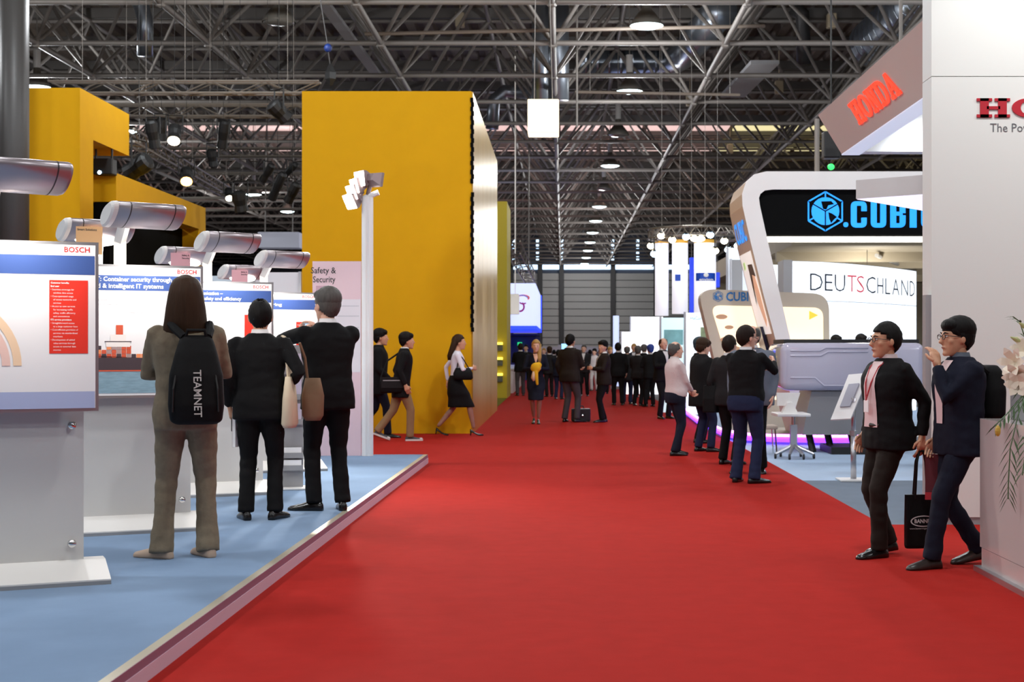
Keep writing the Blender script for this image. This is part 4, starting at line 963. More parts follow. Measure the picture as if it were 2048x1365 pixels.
# ------------------------------------------------------------------ white name wall, right
d = 12.0; zs = PZ(153, d)
t = empty('white_name_wall', (5.5, d, 0), 0, 'tall white wall at the right with dark red HONDA lettering', 'exhibition wall')
NW = mat('name_wall_white', (222, 226, 222), .55)
p = MB().box((PX(1863, d), d, .06), (9, d + .3, zs - .003)).build('lower_panel', NW, t, world=True)
MB().box((PX(1863, d), d, zs + .003), (9, d + .3, 5.6)).build('upper_panel', NW, t, world=True)
MB().box((PX(1863, d), d + .01, 0), (9, d + .29, .06)).build('plinth', GREYP, t, world=True)
MB().box((PX(1852, d), d + .01, 0), (PX(1863, d), d + .12, PZ(590, d))).build('edge_post', GREYP, t, world=True)
def slab(o, u, v, h, aspect, gap=.06, thick=.012):
    o, u, v = Vector(o), Vector(u).normalized(), Vector(v).normalized(); nn = u.cross(v); out = []
    wd = h*aspect
    def P(x, y, q): return o + u*(q*(wd + gap*h*1.6) + x*wd) + v*(y*h)
    for q, c in enumerate('HONDA'):
        k = MB()
        def bx(x0, y0, x1, y1): k.prism([P(x0, y0, q), P(x1, y0, q), P(x1, y1, q), P(x0, y1, q)], nn, thick)
        def qd(*pp): k.prism([P(x, y, q) for x, y in pp], nn, thick)
        def rg(cx, rx, ry, ix, iy, a0, a1, n=20):
            for i in range(n):
                a, b = [math.radians(a0 + (a1 - a0)*j/n) for j in (i, i + 1)]
                qd((cx + ix*math.cos(a), .5 + iy*math.sin(a)), (cx + rx*math.cos(a), .5 + ry*math.sin(a)), (cx + rx*math.cos(b), .5 + ry*math.sin(b)), (cx + ix*math.cos(b), .5 + iy*math.sin(b)))
        if c == 'H':
            for x in (.1, .64): bx(x, 0, x + .26, 1); bx(x - .1, 0, x + .36, .15); bx(x - .1, .85, x + .36, 1)
            bx(.3, .42, .7, .58)
        elif c == 'O': rg(.5, .5, .5, .24, .36, 0, 360, 28)
        elif c == 'N':
            bx(.12, 0, .28, 1); bx(.72, 0, .88, 1); qd((.14, 1), (.42, 1), (.88, 0), (.62, 0)); bx(0, 0, .42, .15); bx(0, .85, .3, 1); bx(.58, .85, 1, 1)
        elif c == 'D':
            bx(.12, 0, .38, 1); bx(0, 0, .5, .15); bx(0, .85, .5, 1); rg(.48, .52, .5, .26, .36, -90, 90)
        else:
            qd((.40, 1), (.58, 1), (.24, .1), (.10, .1)); qd((.40, 1), (.62, 1), (.94, .1), (.66, .1)); bx(.25, .3, .75, .42); bx(0, 0, .36, .15); bx(.56, 0, 1, .15)
        out.append(k)
    return out
for k in slab((PX(1953, d), d, PZ(235, d)), u3, v3, 38/F*d, 1.75): k.build('letter', mat('letter_dark_red', (176, 22, 40), .45), p, world=True)
text('The Power of Dreams', (PX(1980, d), d - .003, PZ(264, d)), u3, v3, 205/F*d, 17/F*d).build('slogan_lettering', mat('letter_grey', (96, 98, 102), .5), p, world=True)
for xx in (3.9, 5.6, 7.6):  # unseen arm spotlights, added to brighten the white wall
    q = Vector((xx, 10.6, 5.15)); al = empty('added_arm_spotlight', q, 0, 'added unseen arm spotlight fixed to the top of the white HONDA wall', 'spotlight', 'added arm spotlights of the white wall')
    MB().tube([(xx, 12.0, 5.55), (xx, 10.7, 5.5), q + Vector((0, 0, .12))], .02, 8).build('arm', ALU, al, world=True)
    MB().tube([q + Vector((0, -.06, .12)), q + Vector((0, .06, -.04))], [.07, .11], 14).build('lamp_head', ALU, al, world=True)
    lamp('added_wall_light', 'SPOT', q + Vector((0, .1, -.1)), 80, (1, .98, .94), .08, (xx, 12, 2.6), 2.3, al, .8)
# slanting grey fascia ring of the same stand
t = empty('fascia_sign', (4.2, 15, 3.87), 0, 'grey overhead fascia with glowing red HONDA letters', 'sign')
FAS = mat('fascia_grey', (206, 192, 184), .5); FIN = mat('fascia_inner_white', (222, 226, 230), .5)
ya, yb = 12.35, 18.0; T1, B1 = Vector((3.17, 0, 4.35)), Vector((3.46, 0, 3.87))
prf = [T1, B1, B1 + Vector((.20, 0, 0)), T1 + Vector((.30, 0, 0))]
MB().loft([[q + Vector((0, y, 0)) for q in prf] for y in (ya, yb - .02)]).build('aisle_fascia', FAS, t, world=True)
MB().box((3.46, ya, 3.855), (3.68, yb - .02, 3.869)).build('bottom_light_edge', mat('edge_light_cool', (206, 214, 236), .4, emit=.5), t, world=True)
MB().box((3.62, yb - .25, 3.87), (9.2, yb, 4.33)).build('rear_fascia', FIN, t, world=True)
fv = (T1 - B1).normalized(); fo = B1 + fv*.15 + Vector((-.004, 16.45, -.002)); GR = mat('letter_glow_red', (255, 74, 50), .4, emit=.9)
for k in slab(fo, (0, -1, 0), fv, .27, 1.45, .05): k.build('letter', GR, t, world=True)
for x in (3.5, 6.5): MB().tube([(x, 15, 4.35), (x, 15, ZH)], .02, 6).build('suspension_cable', STEEL, t, world=True)
sl = Vector((4.45, 17.2, 4.0))
MB().tube([sl + Vector((0, 0, .25)), sl], [.05, .09], 12).build('downlight', WHITE, t, world=True); MB().ell(sl, (.08, .08, .03), 12, 6).build('downlight_lens', WARM, t, world=True)
lamp('fascia_light', 'SPOT', sl - Vector((0, 0, .05)), 120, (.95, .98, 1), .1, (4.6, 17.9, 3.6), 2.4, t)
t = empty('speaker', (PX(1665, 19), 19, PZ(310, 19)), 0, 'dark loudspeaker hanging behind the corner of the grey fascia', 'loudspeaker')
MB().rbox((PX(1648, 19), 19, PZ(316, 19)), (PX(1682, 19), 19.2, PZ(262, 19)), .02, 2).build('cabinet', BLACK, t, world=True); MB().tube([(PX(1665, 19), 19.1, PZ(262, 19)), (PX(1665, 19), 19.1, ZB)], .012, 5).build('cable', BLACK, t, world=True)
t = empty('signal_lamp', at(1662, 334, 20.5), 0, 'small green glowing lamp above the white portal', 'lamp')
MB().ell(at(1662, 334, 20.5), (.05, .03, .045), 10, 6).build('lens', mat('green_glow', (40, 220, 80), .4, emit=3), t, world=True)
MB().tube([at(1662, 328, 20.5), (PX(1662, 20.5), 20.5, ZH)], .006, 5).build('cable', BLACK, t, world=True)
# triangular canopy; brightness of its lit underside put in as emission
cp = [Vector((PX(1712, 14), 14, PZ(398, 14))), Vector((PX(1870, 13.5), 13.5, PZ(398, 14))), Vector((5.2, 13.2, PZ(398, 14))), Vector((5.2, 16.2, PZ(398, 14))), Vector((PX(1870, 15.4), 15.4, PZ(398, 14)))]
t = empty('pointed_canopy', cp[0], 0, 'pointed white canopy with underside brightened by emission next to the black name board', 'canopy')
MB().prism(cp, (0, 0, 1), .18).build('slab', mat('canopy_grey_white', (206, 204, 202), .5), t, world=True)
MB().prism([p + Vector((.01, 0, -.006)) for p in cp], (0, 0, 1), .005).build('emissive_panel', mat('canopy_lit_tone', (232, 230, 255), .4, emit=.95), t, world=True)
MB().tube([(4.6, 14.6, 0), (4.6, 14.6, cp[0].z)], .05, 10).build('post', ALU, t, world=True)
# ------------------------------------------------------------------ counter with flowers, right edge
t = empty('reception_counter', (3.2, 8, 0), 0, 'pale reception counter at the right edge with plants on top', 'counter')
CNT = mat('counter_gloss_white', (208, 196, 194), .18, coat=.4)
MB().box((2.735, 6.0, .16), (3.6, 9.5, 1.0)).build('body', CNT, t, world=True)
MB().box((2.74, 6.0, .035), (3.6, 9.48, .155)).build('lower_panel', CNT, t, world=True)
MB().box((2.70, 6.0, 0), (3.6, 9.53, .035)).build('plinth', ALU, t, world=True)
t = empty('planter', (3.1, 9.0, 1.0), 0, 'planter of white lilies and palm fronds on the pale counter', 'potted plant')
MB().rbox((2.90, 9.05, 1.0), (3.2, 9.4, 1.19), .01, 2).build('pot', GREYP, t, world=True)
LEAF = mat('palm_leaf_green', (66, 92, 52), .5); LFY = mat('leaf_yellowing', (196, 160, 60), .5); PET = mat('lily_petal', (238, 226, 206), .5); STM = mat('stem_green', (92, 116, 60), .6)
def frond(pts, L, nl, m=LEAF, w_=.012):
    P = [Vector(p) for p in pts]; k = MB(); k.tube(P, [.006] + [.004]*(len(P) - 1), 5)
    seg = len(P) - 1
    for i in range(nl):
        s = .25 + .75*(i + .5)/nl; q = min(seg - 1, int(s*seg)); a = P[q].lerp(P[q + 1], s*seg - q); tg = (P[q + 1] - P[q]).normalized()
        sd = tg.cross(Vector((0, 0, 1)));  sd = sd.normalized() if sd.length > .05 else Vector((0, 1, 0))
        for sgn in (-1, 1):
            l = L*(1 - .5*abs(s - .55)); dr = (tg*.75 + sd*sgn*.6 + Vector((0, 0, -.35))).normalized()
            wv = dr.cross(Vector((0, 0, 1))).normalized()*w_; mid = a + dr*l*.5; tip = a + dr*l + Vector((0, 0, -.12*l))
            k.add([a, mid + wv + Vector((0,0,.004)), tip, mid - wv + Vector((0,0,.004))], [(0,1,2,3)])
    k.build('frond', m, t, world=True)
frond([(3.0, 9.15, 1.15), (2.92, 9.05, 1.22), (2.78, 8.98, 1.08), (2.66, 8.93, .98)], .12, 9, w_=.008)
frond([(3.0, 9.1, 1.15), (2.87, 8.9, 1.24), (2.75, 8.75, 1.06), (2.68, 8.68, .86), (2.66, 8.65, .66), (2.655, 8.64, .56)], .13, 12, w_=.008)
frond([(3.02, 9.1, 1.15), (2.9, 8.8, 1.16), (2.74, 8.55, .92), (2.68, 8.45, .72)], .13, 10, w_=.008)
frond([(3.0, 9.15, 1.15), (2.93, 9.1, 1.30), (2.86, 9.05, 1.2)], .12, 7, w_=.008)
frond([(3.02, 9.2, 1.15), (2.96, 9.2, 1.45), (2.90, 9.2, 1.63), (2.86, 9.2, 1.66)], .09, 5, w_=.008)
MB().ell((2.66, 8.86, .955), (.018, .018, .035), 8, 6).build('yellow_leaf', LFY, t, world=True)
def lily(c, dv, r=.075):
    c, dv = Vector(c), Vector(dv).normalized(); ref = Vector((0,0,1)) if abs(dv.z) < .9 else Vector((1,0,0)); a_ = dv.cross(ref).normalized(); b_2 = dv.cross(a_)
    fl = MB().build('flower', PET, t) if False else None; k = MB()
    for i in range(6):
        an = math.pi*i/3; o = a_*math.cos(an) + b_2*math.sin(an); s = dv.cross(o)
        pr = [(0, .0, .008), (.35, .35, .024), (.7, .8, .026), (1.0, 1.15, .004)]
        vs = []
        for h_, rr, wd in pr:
            ce = c + dv*(h_*r*1.1) + o*(rr*r); vs += [ce - s*wd, ce + s*wd]
        vs[-2] -= dv*r*.25; vs[-1] -= dv*r*.25
        k.add(vs, [(0,1,3,2), (2,3,5,4), (4,5,7,6)])
    k.build('lily_flower', PET, t, world=True)
    MB().tube([c, c - dv*.1 + Vector((.03, 0, -.12)), (3.0, 9.2, 1.19)], .006, 6).build('stem', STM, t, world=True)
lily((2.85, 9.1, 1.37), (-.7, -.6, .1), .085); lily((2.87, 9.08, 1.29), (-.6, -.75, -.2), .085); lily((2.90, 9.1, 1.44), (-.3, -.8, .4)); lily((2.86, 9.08, 1.235), (-.5, -.8, 0), .07)
for c, e in (((2.88, 9.1, 1.50), (2.80, 9.06, 1.53)), ((2.92, 9.1, 1.58), (2.86, 9.08, 1.62))): MB().tube([c, Vector(c).lerp(Vector(e), .5), e], [.008, .016, .004], 8).build('lily_bud', mat('bud_green', (176, 180, 120), .5), t, world=True); MB().tube([c, (3.0, 9.2, 1.19)], .005, 5).build('stem', STM, t, world=True)
# ------------------------------------------------------------------ people
def cloth(name, c, rough=.85, nz=.10, sc=9.0): return mat(name, c, rough, noise=nz, scale=sc, bump=.35, spec=.15)
SKA = mat('skin_light', (222, 172, 148), .55); SKB = mat('skin_tan', (208, 156, 124), .55); SKL = mat('tights_skin', (158, 116, 98), .5)
HBK = mat('hair_black', spec=.15, c=(16, 13, 12), rough=.62, noise=.3, scale=60, bump=.5, stretch=(1, 1, .15)); HBR = mat('hair_brown', spec=.15, c=(50, 32, 19), rough=.6, noise=.35, scale=60, bump=.5, stretch=(1, 1, .12)); HGR = mat('hair_grey', spec=.15, c=(84, 80, 77), rough=.5, noise=.4, scale=60, bump=.5, stretch=(1, 1, .2)); HBL = mat('hair_blonde', spec=.15, c=(176, 138, 78), rough=.45, noise=.3, scale=60, bump=.5, stretch=(1, 1, .15)); HDB = mat('hair_dark_brown', spec=.15, c=(34, 23, 17), rough=.6, noise=.3, scale=60, bump=.5, stretch=(1, 1, .15))
NAVY = cloth('cloth_navy', (24, 26, 40)); CBLK = cloth('cloth_black', (20, 19, 20)); CHAR = cloth('cloth_charcoal', (34, 32, 33)); CBRN = cloth('cloth_dark_brown', (38, 31, 27)); TWEED = cloth('cloth_grey_brown_weave', (124, 112, 94), nz=.2, sc=30); DENIM = cloth('cloth_dark_denim', (34, 40, 66)); GRYT = cloth('cloth_grey_trouser', (72, 68, 70)); KHAKI = cloth('cloth_khaki', (140, 112, 82)); SHIRTW = cloth('cloth_white_shirt', (222, 216, 216), nz=.04); SHPNK = cloth('cloth_pinkish_shirt', (228, 204, 204), nz=.04); GRYJ = cloth('cloth_grey_jacket', (104, 110, 122)); STRIPE = cloth('cloth_pale_stripe', (206, 190, 188), nz=.06, sc=40); BLUSH = cloth('cloth_white_blouse', (226, 222, 232), nz=.05); TAN = cloth('cloth_tan', (132, 104, 82))
LEATHER = mat('shoe_black_leather', (16, 14, 14), .25); LBRN = mat('shoe_dark_brown', (38, 28, 24), .35); PUMP = mat('shoe_beige', (190, 164, 142), .5); CANV = mat('shoe_canvas_grey', (60, 60, 64), .7); RUB = mat('shoe_rubber_white', (206, 200, 196), .6)
EYEW = mat('eye_white', (226, 220, 214), .3); EYED = mat('eye_dark', (30, 20, 16), .2); LIP = mat('lip', (160, 108, 94), .5)
def sup(z, rx, ry, cy, n=20, e=2.5, cx=0.0):
    r = []
    for k in range(n):
        a = 2*math.pi*k/n; c, s = math.cos(a), math.sin(a)
        r.append(Vector((cx + rx*math.copysign(abs(c)**(2/e), c), cy + ry*math.copysign(abs(s)**(2/e), s), z)))
    return r
def ik(a, b, l1, l2, pole):
    a, b = Vector(a), Vector(b); v = b - a; L = min(v.length, (l1 + l2)*.999); dv = v.normalized()
    x = (l1*l1 - l2*l2 + L*L)/(2*L); h = math.sqrt(max(0, l1*l1 - x*x))
    p = Vector(pole); p = p - dv*p.dot(dv)
    p = p.normalized() if p.length > 1e-4 else Vector((0, 1, 0))
    return a + dv*x + p*h, a + dv*L
BODY = [(.86, .15, .105, -.01), (.95, .16, .115, -.015), (1.05, .142, .10, 0), (1.15, .142, .10, .005), (1.28, .162, .112, .005), (1.37, .165, .105, 0), (1.43, .12, .08, -.01), (1.48, .062, .062, -.012)]
JACK = {'suit': [(.80, .198, .142, -.01), (.86, .196, .145, -.01), (.95, .188, .145, -.012), (1.05, .172, .132, 0), (1.16, .174, .132, .004), (1.28, .196, .140, .004), (1.36, .202, .130, 0), (1.41, .175, .108, -.006), (1.45, .115, .085, -.012), (1.485, .078, .075, -.015)],
        'shirt': [(.90, .172, .132, 0), (.98, .176, .138, .005), (1.06, .165, .13, .01), (1.16, .165, .128, .008), (1.28, .182, .13, .004), (1.36, .186, .12, 0), (1.41, .160, .10, -.006), (1.45, .105, .08, -.012), (1.485, .068, .068, -.015)],
        'blouse': [(.98, .15, .115, 0), (1.06, .145, .112, .005), (1.14, .148, .115, .01), (1.26, .165, .128, .012), (1.34, .172, .12, .004), (1.40, .15, .098, -.006), (1.45, .085, .07, -.012), (1.48, .06, .06, -.015)],
        'short_jacket': [(.96, .168, .13, -.005), (1.04, .158, .122, 0), (1.14, .158, .120, .004), (1.26, .175, .128, .006), (1.35, .182, .12, 0), (1.40, .162, .10, -.006), (1.45, .10, .08, -.012), (1.485, .066, .066, -.015)],
        'coat': [(.70, .215, .16, -.01), (.82, .21, .16, -.01), (.95, .20, .152, -.012), (1.08, .19, .145, 0), (1.28, .21, .148, .004), (1.36, .212, .138, 0), (1.41, .185, .115, -.006), (1.46, .115, .09, -.012), (1.50, .085, .08, -.015)]}
PEOPLE = {}
from mathutils import noise as mnoise
def wrinkle(me, near):
    if near:
        nm = [v.normal.copy() for v in me.vertices]; co = [v.co.copy() for v in me.vertices]
        for i_, p in enumerate(co):
            k = mnoise.noise(Vector((p.x*7, p.y*7, p.z*16))) * .006 + mnoise.noise(Vector((p.x*16, p.y*16, p.z*26 + 5))) * .003
            co[i_] = p + nm[i_] * k
        me.vertices.foreach_set('co', [c for p in co for c in p])
    return me
def person(key, label, X, Y, Z, H, face, top='suit', tm=CBLK, bot='trousers', bm_=CBLK, skin=SKA, hair='short', hm=HBK, shoe=LEATHER, arms=('down', 'down'), feet=None, lean=0.0, hyaw=0, hpitch=0, fat=1.0, near=False, shirt=None, tie=None, collar=SHIRTW, glasses=False, heel=0, hem=.06, flare=.066, female=False, drop=0.0, legm=None, wid=1.0, cuff=None):
    sc = H/1.75; rz = math.radians(face)
    root = empty('person', (X, Y, Z), rz, label, 'person', None, sc)
    vx = .013 if near else .02
    def T(p):
        p = Vector(p); p.z -= drop
        if p.z > .9 - drop: p.y += lean*(p.z - (.9 - drop))
        return p
    sw_ = .95 if female else 1.07
    sw_ *= wid
    feet = feet or ((-.10, .0, 8, 0), (.10, .0, -8, 0))
    # ---- legs
    legs = []
    for i, (fx, fy, yaw, lift) in enumerate(feet):
        sg = -1 if i == 0 else 1
        hip = Vector((sg*.088, -.005, .91 - drop)); ank = Vector((fx, fy, .085 + heel + lift))
        kn, ank = ik(hip, ank, .435, .415, (sg*.05, 1, 0)); legs.append((hip, kn, ank, math.radians(yaw), lift))
    # ---- arms
    AR = {'down': ((.245, .04, .90), (.3, -1, 0)), 'down_back': ((.25, -.12, .92), (.3, -1, 0)), 'down_fwd': ((.24, .2, .94), (.3, -1, 0)), 'clasp': ((.05, .25, .98), (1, -.6, -.2)), 'fold': ((.02, .24, 1.14), (1, -.2, -.6)), 'chest': ((.07, .27, 1.16), (.8, -.4, -.8)), 'camera': ((.085, .37, 1.47), (.7, .1, -1)), 'chin': ((.03, .2, 1.37), (.5, .4, -1)), 'point': ((.10, .46, 1.36), (.6, -.2, -1)), 'hip': ((.22, .0, 1.0), (1, -.8, 0)), 'pocket': ((.20, .09, .88), (.6, -1, 0)), 'reach': ((.16, .42, 1.22), (.6, -.2, -1)), 'bag': ((.22, .10, 1.08), (.6, -1, 0))}
    armj = []
    for i, a in enumerate(arms):
        sg = -1 if i == 0 else 1
        wr, pole = (AR[a] if isinstance(a, str) else a)
        sh = T((sg*.178*sw_, -.01, 1.395)); wv = T((sg*wr[0], wr[1], wr[2])); el, wv = ik(sh, wv, .285, .26, (sg*pole[0], pole[1], pole[2]))
        armj.append((sh, el, wv))
    # ---- head frame
    HM = Matrix.Translation(T((0, .015, 1.606))) @ Matrix.Rotation(math.radians(hyaw), 4, 'Z') @ Matrix.Rotation(math.radians(hpitch), 4, 'X') @ Matrix.Scale(1.12, 4)
    body = MB()
    body.loft([[T(v) for v in sup(z, rx*sw_*.86, ry*.86, cy)] for z, rx, ry, cy in BODY])
    for (h_, k_, a_, yw, lf) in legs: body.tube([h_ + Vector((0, 0, .03)), h_.lerp(k_, .5), k_, k_.lerp(a_, .35), a_], [.078, .068, .052, .053, .034], 12, round_end=True)
    for (s_, e_, w_) in armj: body.tube([s_.lerp(e_, .12) + Vector((-.03 if s_.x > 0 else .03, 0, -.03)), s_.lerp(e_, .5), e_, w_], [.03, .036, .034, .026], 10, round_end=True)
    body.tube([T((0, -.012, 1.42)), T((0, 0, 1.50)), HM @ Vector((0, -.012, -.03))], [.062, .055, .056], 12)
    bmesh_ = mesh_to_mb(remesh(body, vx if legm else vx*1.3, 3))
    hd_ = MB()
    hd_.ell((0, -.008, .022), (.074, .095, .10), 18, 12)
    hd_.loft([sup(z, rx, ry, cy, 16, 2.2) for z, rx, ry, cy in ((.05, .068, .08, .012), (.0, .066, .08, .014), (-.045, .058, .068, .022), (-.085, .042, .048, .038), (-.104, .024, .03, .05))])
    hd_.tube([(0, .088, .028), (0, .102, .0), (0, .112, -.018), (0, .098, -.028)], [.009, .011, .015, .009], 8)
    hd_.ell((0, .082, .036), (.05, .016, .012), 12, 6); hd_.ell((0, .078, -.09), (.024, .018, .018), 10, 6)
    hd_.ell((0, .088, -.052), (.024, .012, .012), 10, 6)
    for sg in (-1, 1):
        hd_.ell((sg*.04, .06, -.012), (.024, .02, .024), 10, 6); hd_.ell((sg*.077, -.004, .0), (.011, .02, .032), 10, 8)
    hd_ = mesh_to_mb(remesh(hd_, .0065 if near else .011, 4)); hd_.xf(HM)
    bmesh_.join(hd_)
    # ---- hands: palm, four fingers and a thumb, rooted in the wrist
    for i, (s_, e_, w_) in enumerate(armj):
        sg = -1 if i == 0 else 1
        dv = (w_ - e_).normalized(); inn = Vector((-sg, .25, 0)); 
        pn = (inn - dv*inn.dot(dv)).normalized()
        sd = dv.cross(pn).normalized(); sd = sd if sd.dot(Vector((0, 1, .5))) > 0 else -sd
        hk = MB()
        hk.loft([[w_ + dv*l + sd*(a*wd) + pn*(b*th) for a, b in ((-1, -.6), (-.6, -1), (.6, -1), (1, -.6), (1, .6), (.6, 1), (-.6, 1), (-1, .6))] for l, wd, th in ((-.02, .024, .02), (.02, .032, .016), (.06, .042, .015), (.092, .040, .012))])
        curl = .45 if isinstance(arms[i], str) and arms[i].startswith('down') else .6
        for q, (o, L) in enumerate(((.031, .07), (.011, .079), (-.010, .073), (-.030, .057))):
            p = w_ + dv*.088 + sd*o; dd = dv.copy(); P = [p]
            for s3 in (.45, .32, .23):
                dd = (dd + pn*math.tan(curl)*.62).normalized(); p = p + dd*(L*s3); P.append(p)
            hk.tube(P, [.0095, .009, .0082, .0065], 7, round_end=True)
        b0 = w_ + dv*.03 + sd*.028; b1 = b0 + (dv*.6 + sd*.55 + pn*.35)*.042; b2 = b1 + (dv*.85 + sd*.1 + pn*.35)*.034
        hk.tube([b0, b1, b2], [.014, .011, .008], 7, round_end=True)
        bmesh_.join(hk)
    bo_ = bmesh_.build('body', legm or skin, root, smooth=True) if not legm else None
    if legm:
        for k, f in enumerate(bmesh_.f):
            zc = bmesh_.v[f[0]].z; bmesh_.m[k] = 1 if zc < .80 and abs(bmesh_.v[f[0]].x) < .2 and all((bmesh_.v[f[0]] - a3[2]).length > .2 for a3 in armj) else 0
        bo_ = bmesh_.build('body', [skin, legm], root, smooth=True)
    # ---- face
    for sg in (-1, 1):
        ey = MB().ell((sg*.031, .0845, .017), (.0145, .007, .0075), 10, 6, 0).ell((sg*.031, .0895, .017), (.006, .0035, .006), 8, 6, 1).xf(HM); ey.build('eye', [EYEW, EYED], root, smooth=True)
        if near: MB().tube([(sg*.012, .096, .036), (sg*.03, .095, .041), (sg*.05, .082, .036)], [.003, .004, .002], 6).xf(HM).build('eyebrow', hm, root)
    MB().tube([(-.02, .094, -.053), (0, .1, -.051), (.02, .094, -.053)], [.002, .0045, .002], 6).xf(HM).build('mouth', LIP, root)
    if glasses:
        g = MB()
        for sg in (-1, 1):
            ct = Vector((sg*.033, .104, .015))
            g.tube([ct + Vector((.024*math.cos(a), 0, .016*math.sin(a))) for a in [2*math.pi*k/14 for k in range(15)]], .0022, 5)
            g.tube([ct + Vector((sg*.024, 0, .008)), (sg*.078, .05, .016), (sg*.08, -.01, .012)], .0022, 5)
        g.tube([(-.009, .106, .018), (.009, .106, .018)], .0022, 5); g.xf(HM).build('glasses', BLACK, root)
    # ---- hair
    if hair:
        hr = MB(); n, m = 30, 20; R = (.084, .106, .112); vs = []; keep = []
        rh = random.Random(len(label))
        def line(t):
            tab = [(-1, -.095), (-.5, -.08), (-.2, -.03), (.1, -.002), (.35, .02), (.6, .05), (1, .062)] if hair == 'full' else [(-1, -.09), (-.5, -.075), (-.15, -.025), (.12, .0), (.32, .035), (.62, .066), (1, .08)]
            for (a, za), (b, zb) in zip(tab[:-1], tab[1:]):
                if t <= b: return za + (zb - za)*(t - a)/(b - a)
            return .08
        for j in range(m + 1):
            th = math.pi*j/m*.94
            for i in range(n):
                ph = 2*math.pi*i/n; dx, dy, dz = math.sin(th)*math.cos(ph), math.sin(th)*math.sin(ph), math.cos(th)
                k = 1 + rh.uniform(-.02, .035)
                v = Vector((R[0]*dx*k, -.01 + R[1]*dy*k, .026 + R[2]*dz*k)); vs.append(v)
                ok = v.z > line(max(-1, min(1, dy)))
                if hair == 'bald': ok = ok and not ((dx*1.2)**2 + (dy + .2)**2 + (dz - .98)**2 < .2)
                if hair == 'thin': ok = ok and v.z < .085 and dy < .35
                keep.append(ok)
        fs = [(j*n+i, (j+1)*n+i, (j+1)*n+(i+1) % n, j*n+(i+1) % n) for j in range(m) for i in range(n)]
        fs = [f for f in fs if sum(keep[q] for q in f) >= 2]
        ins = [Vector((v.x*.86, (v.y + .01)*.86 - .01, (v.z - .02)*.88 + .02)) for v in vs]
        cnt = set()
        for f in fs:
            for q in range(4): cnt.add((f[q], f[(q+1) % 4]))
        nv = len(vs)
        allf = fs + [tuple(q + nv for q in reversed(f)) for f in fs] + [(a, b, b + nv, a + nv) for (a, b) in cnt if (b, a) not in cnt]
        hr.add(vs + ins, allf)
        if hair == 'long':
            hr.loft([sup(z, rx, ry, cy, 18, 2.2) for z, rx, ry, cy in ((.128, .045, .055, -.018), (.112, .068, .08, -.022), (.08, .084, .094, -.028), (.03, .096, .09, -.038), (-.05, .108, .078, -.05), (-.12, .116, .072, -.055), (-.175, .126, .066, -.06), (-.21, .128, .055, -.06), (-.235, .118, .035, -.06))])
        if hair == 'wavy':
            hr.loft([sup(z, rx, ry, cy, 16, 2.2) for z, rx, ry, cy in ((.05, .075, .06, -.05), (-.04, .08, .055, -.08), (-.12, .075, .05, -.11), (-.20, .06, .045, -.14), (-.27, .03, .025, -.15))])
        if hair == 'sidefall':
            hr.loft([sup(z, rx, ry, cy, 12, 2.2, -.06) for z, rx, ry, cy in ((.05, .04, .05, -.02), (-.08, .042, .045, .0), (-.2, .045, .04, .05), (-.30, .03, .025, .075))])
        if hair == 'full':
            hr.ell((0, -.018, .062), (.09, .106, .09), 16, 10); hr.ell((0, .045, .085), (.075, .055, .045), 14, 8)
        hr.xf(HM); hr.build('hair', hm, root, smooth=True)
    # ---- upper garment
    gm = MB(); JS = JACK[top]
    gm.loft([[T(v) for v in sup(z, rx*fat*sw_, ry*fat*(1.0 if not female else .97), cy)] for z, rx, ry, cy in JS])
    thick = {'suit': 1.0, 'shirt': .9, 'blouse': .78, 'short_jacket': .9, 'coat': 1.12}[top]
    for (s_, e_, w_) in armj:
        e2 = w_.lerp(e_, .05)
        gm.ell(s_ + Vector((-.012 if s_.x > 0 else .012, 0, -.012)), (.074*thick, .078*thick, .078*thick), 14, 10)
        gm.tube([s_ + (s_ - e_)*.08, s_.lerp(e_, .5), e_, e_.lerp(e2, .5), e2], [.068*thick, .060*thick, .053*thick, .048*thick, .041*thick], 12)
    names = {'suit': 'jacket', 'shirt': 'shirt', 'blouse': 'blouse', 'short_jacket': 'jacket', 'coat': 'coat'}
    g_ = link(names[top], wrinkle(remesh(gm, vx, 4), near), tm, root, smooth=True)
    if cuff:
        for (s_, e_, w_) in armj: MB().tube([w_.lerp(e_, .08), w_.lerp(e_, -.03)], [.036, .034], 12).build('shirt_cuff', cuff, root)
    if collar and top in ('suit', 'coat', 'short_jacket', 'shirt'):
        MB().loft([[T(v) for v in sup(z, rx, ry, cy, 18, 2.1)] for z, rx, ry, cy in ((1.455, .076, .074, -.012), (1.515, .064, .066, -.004), (1.512, .058, .060, -.004))], cap=False).build('collar', collar, root, smooth=True)
    def front(z0, z1, w0, w1, off, m, name, n=9):
        mb_ = MB(); L = []
        prof = [(z, rx*fat*sw_, ry*fat, cy) for z, rx, ry, cy in JS]
        for k in range(n):
            z = z0 + (z1 - z0)*k/(n - 1); wd = w0 + (w1 - w0)*k/(n - 1)
            for a, b in zip(prof[:-1], prof[1:]):
                if a[0] <= z <= b[0]:
                    f = (z - a[0])/(b[0] - a[0]); ry = a[2] + (b[2] - a[2])*f; rx = a[1] + (b[1] - a[1])*f; cy = a[3] + (b[3] - a[3])*f; break
            L.append([T(Vector((x, cy + ry*(max(0, 1 - abs(x/rx)**2.5))**(1/2.5) + off, z))) for x in (-wd, -wd*.5, 0, wd*.5, wd)])
        mb_.loft(L, cap=False, closed=False); mb_.build(name, m, root, smooth=True)
    if shirt: front(shirt[1], 1.46, .012 if len(shirt) < 3 else shirt[2], .06, .006, shirt[0], 'shirt_front')
    if tie: front(1.06, 1.45, .03, .018, .014, tie, 'tie')
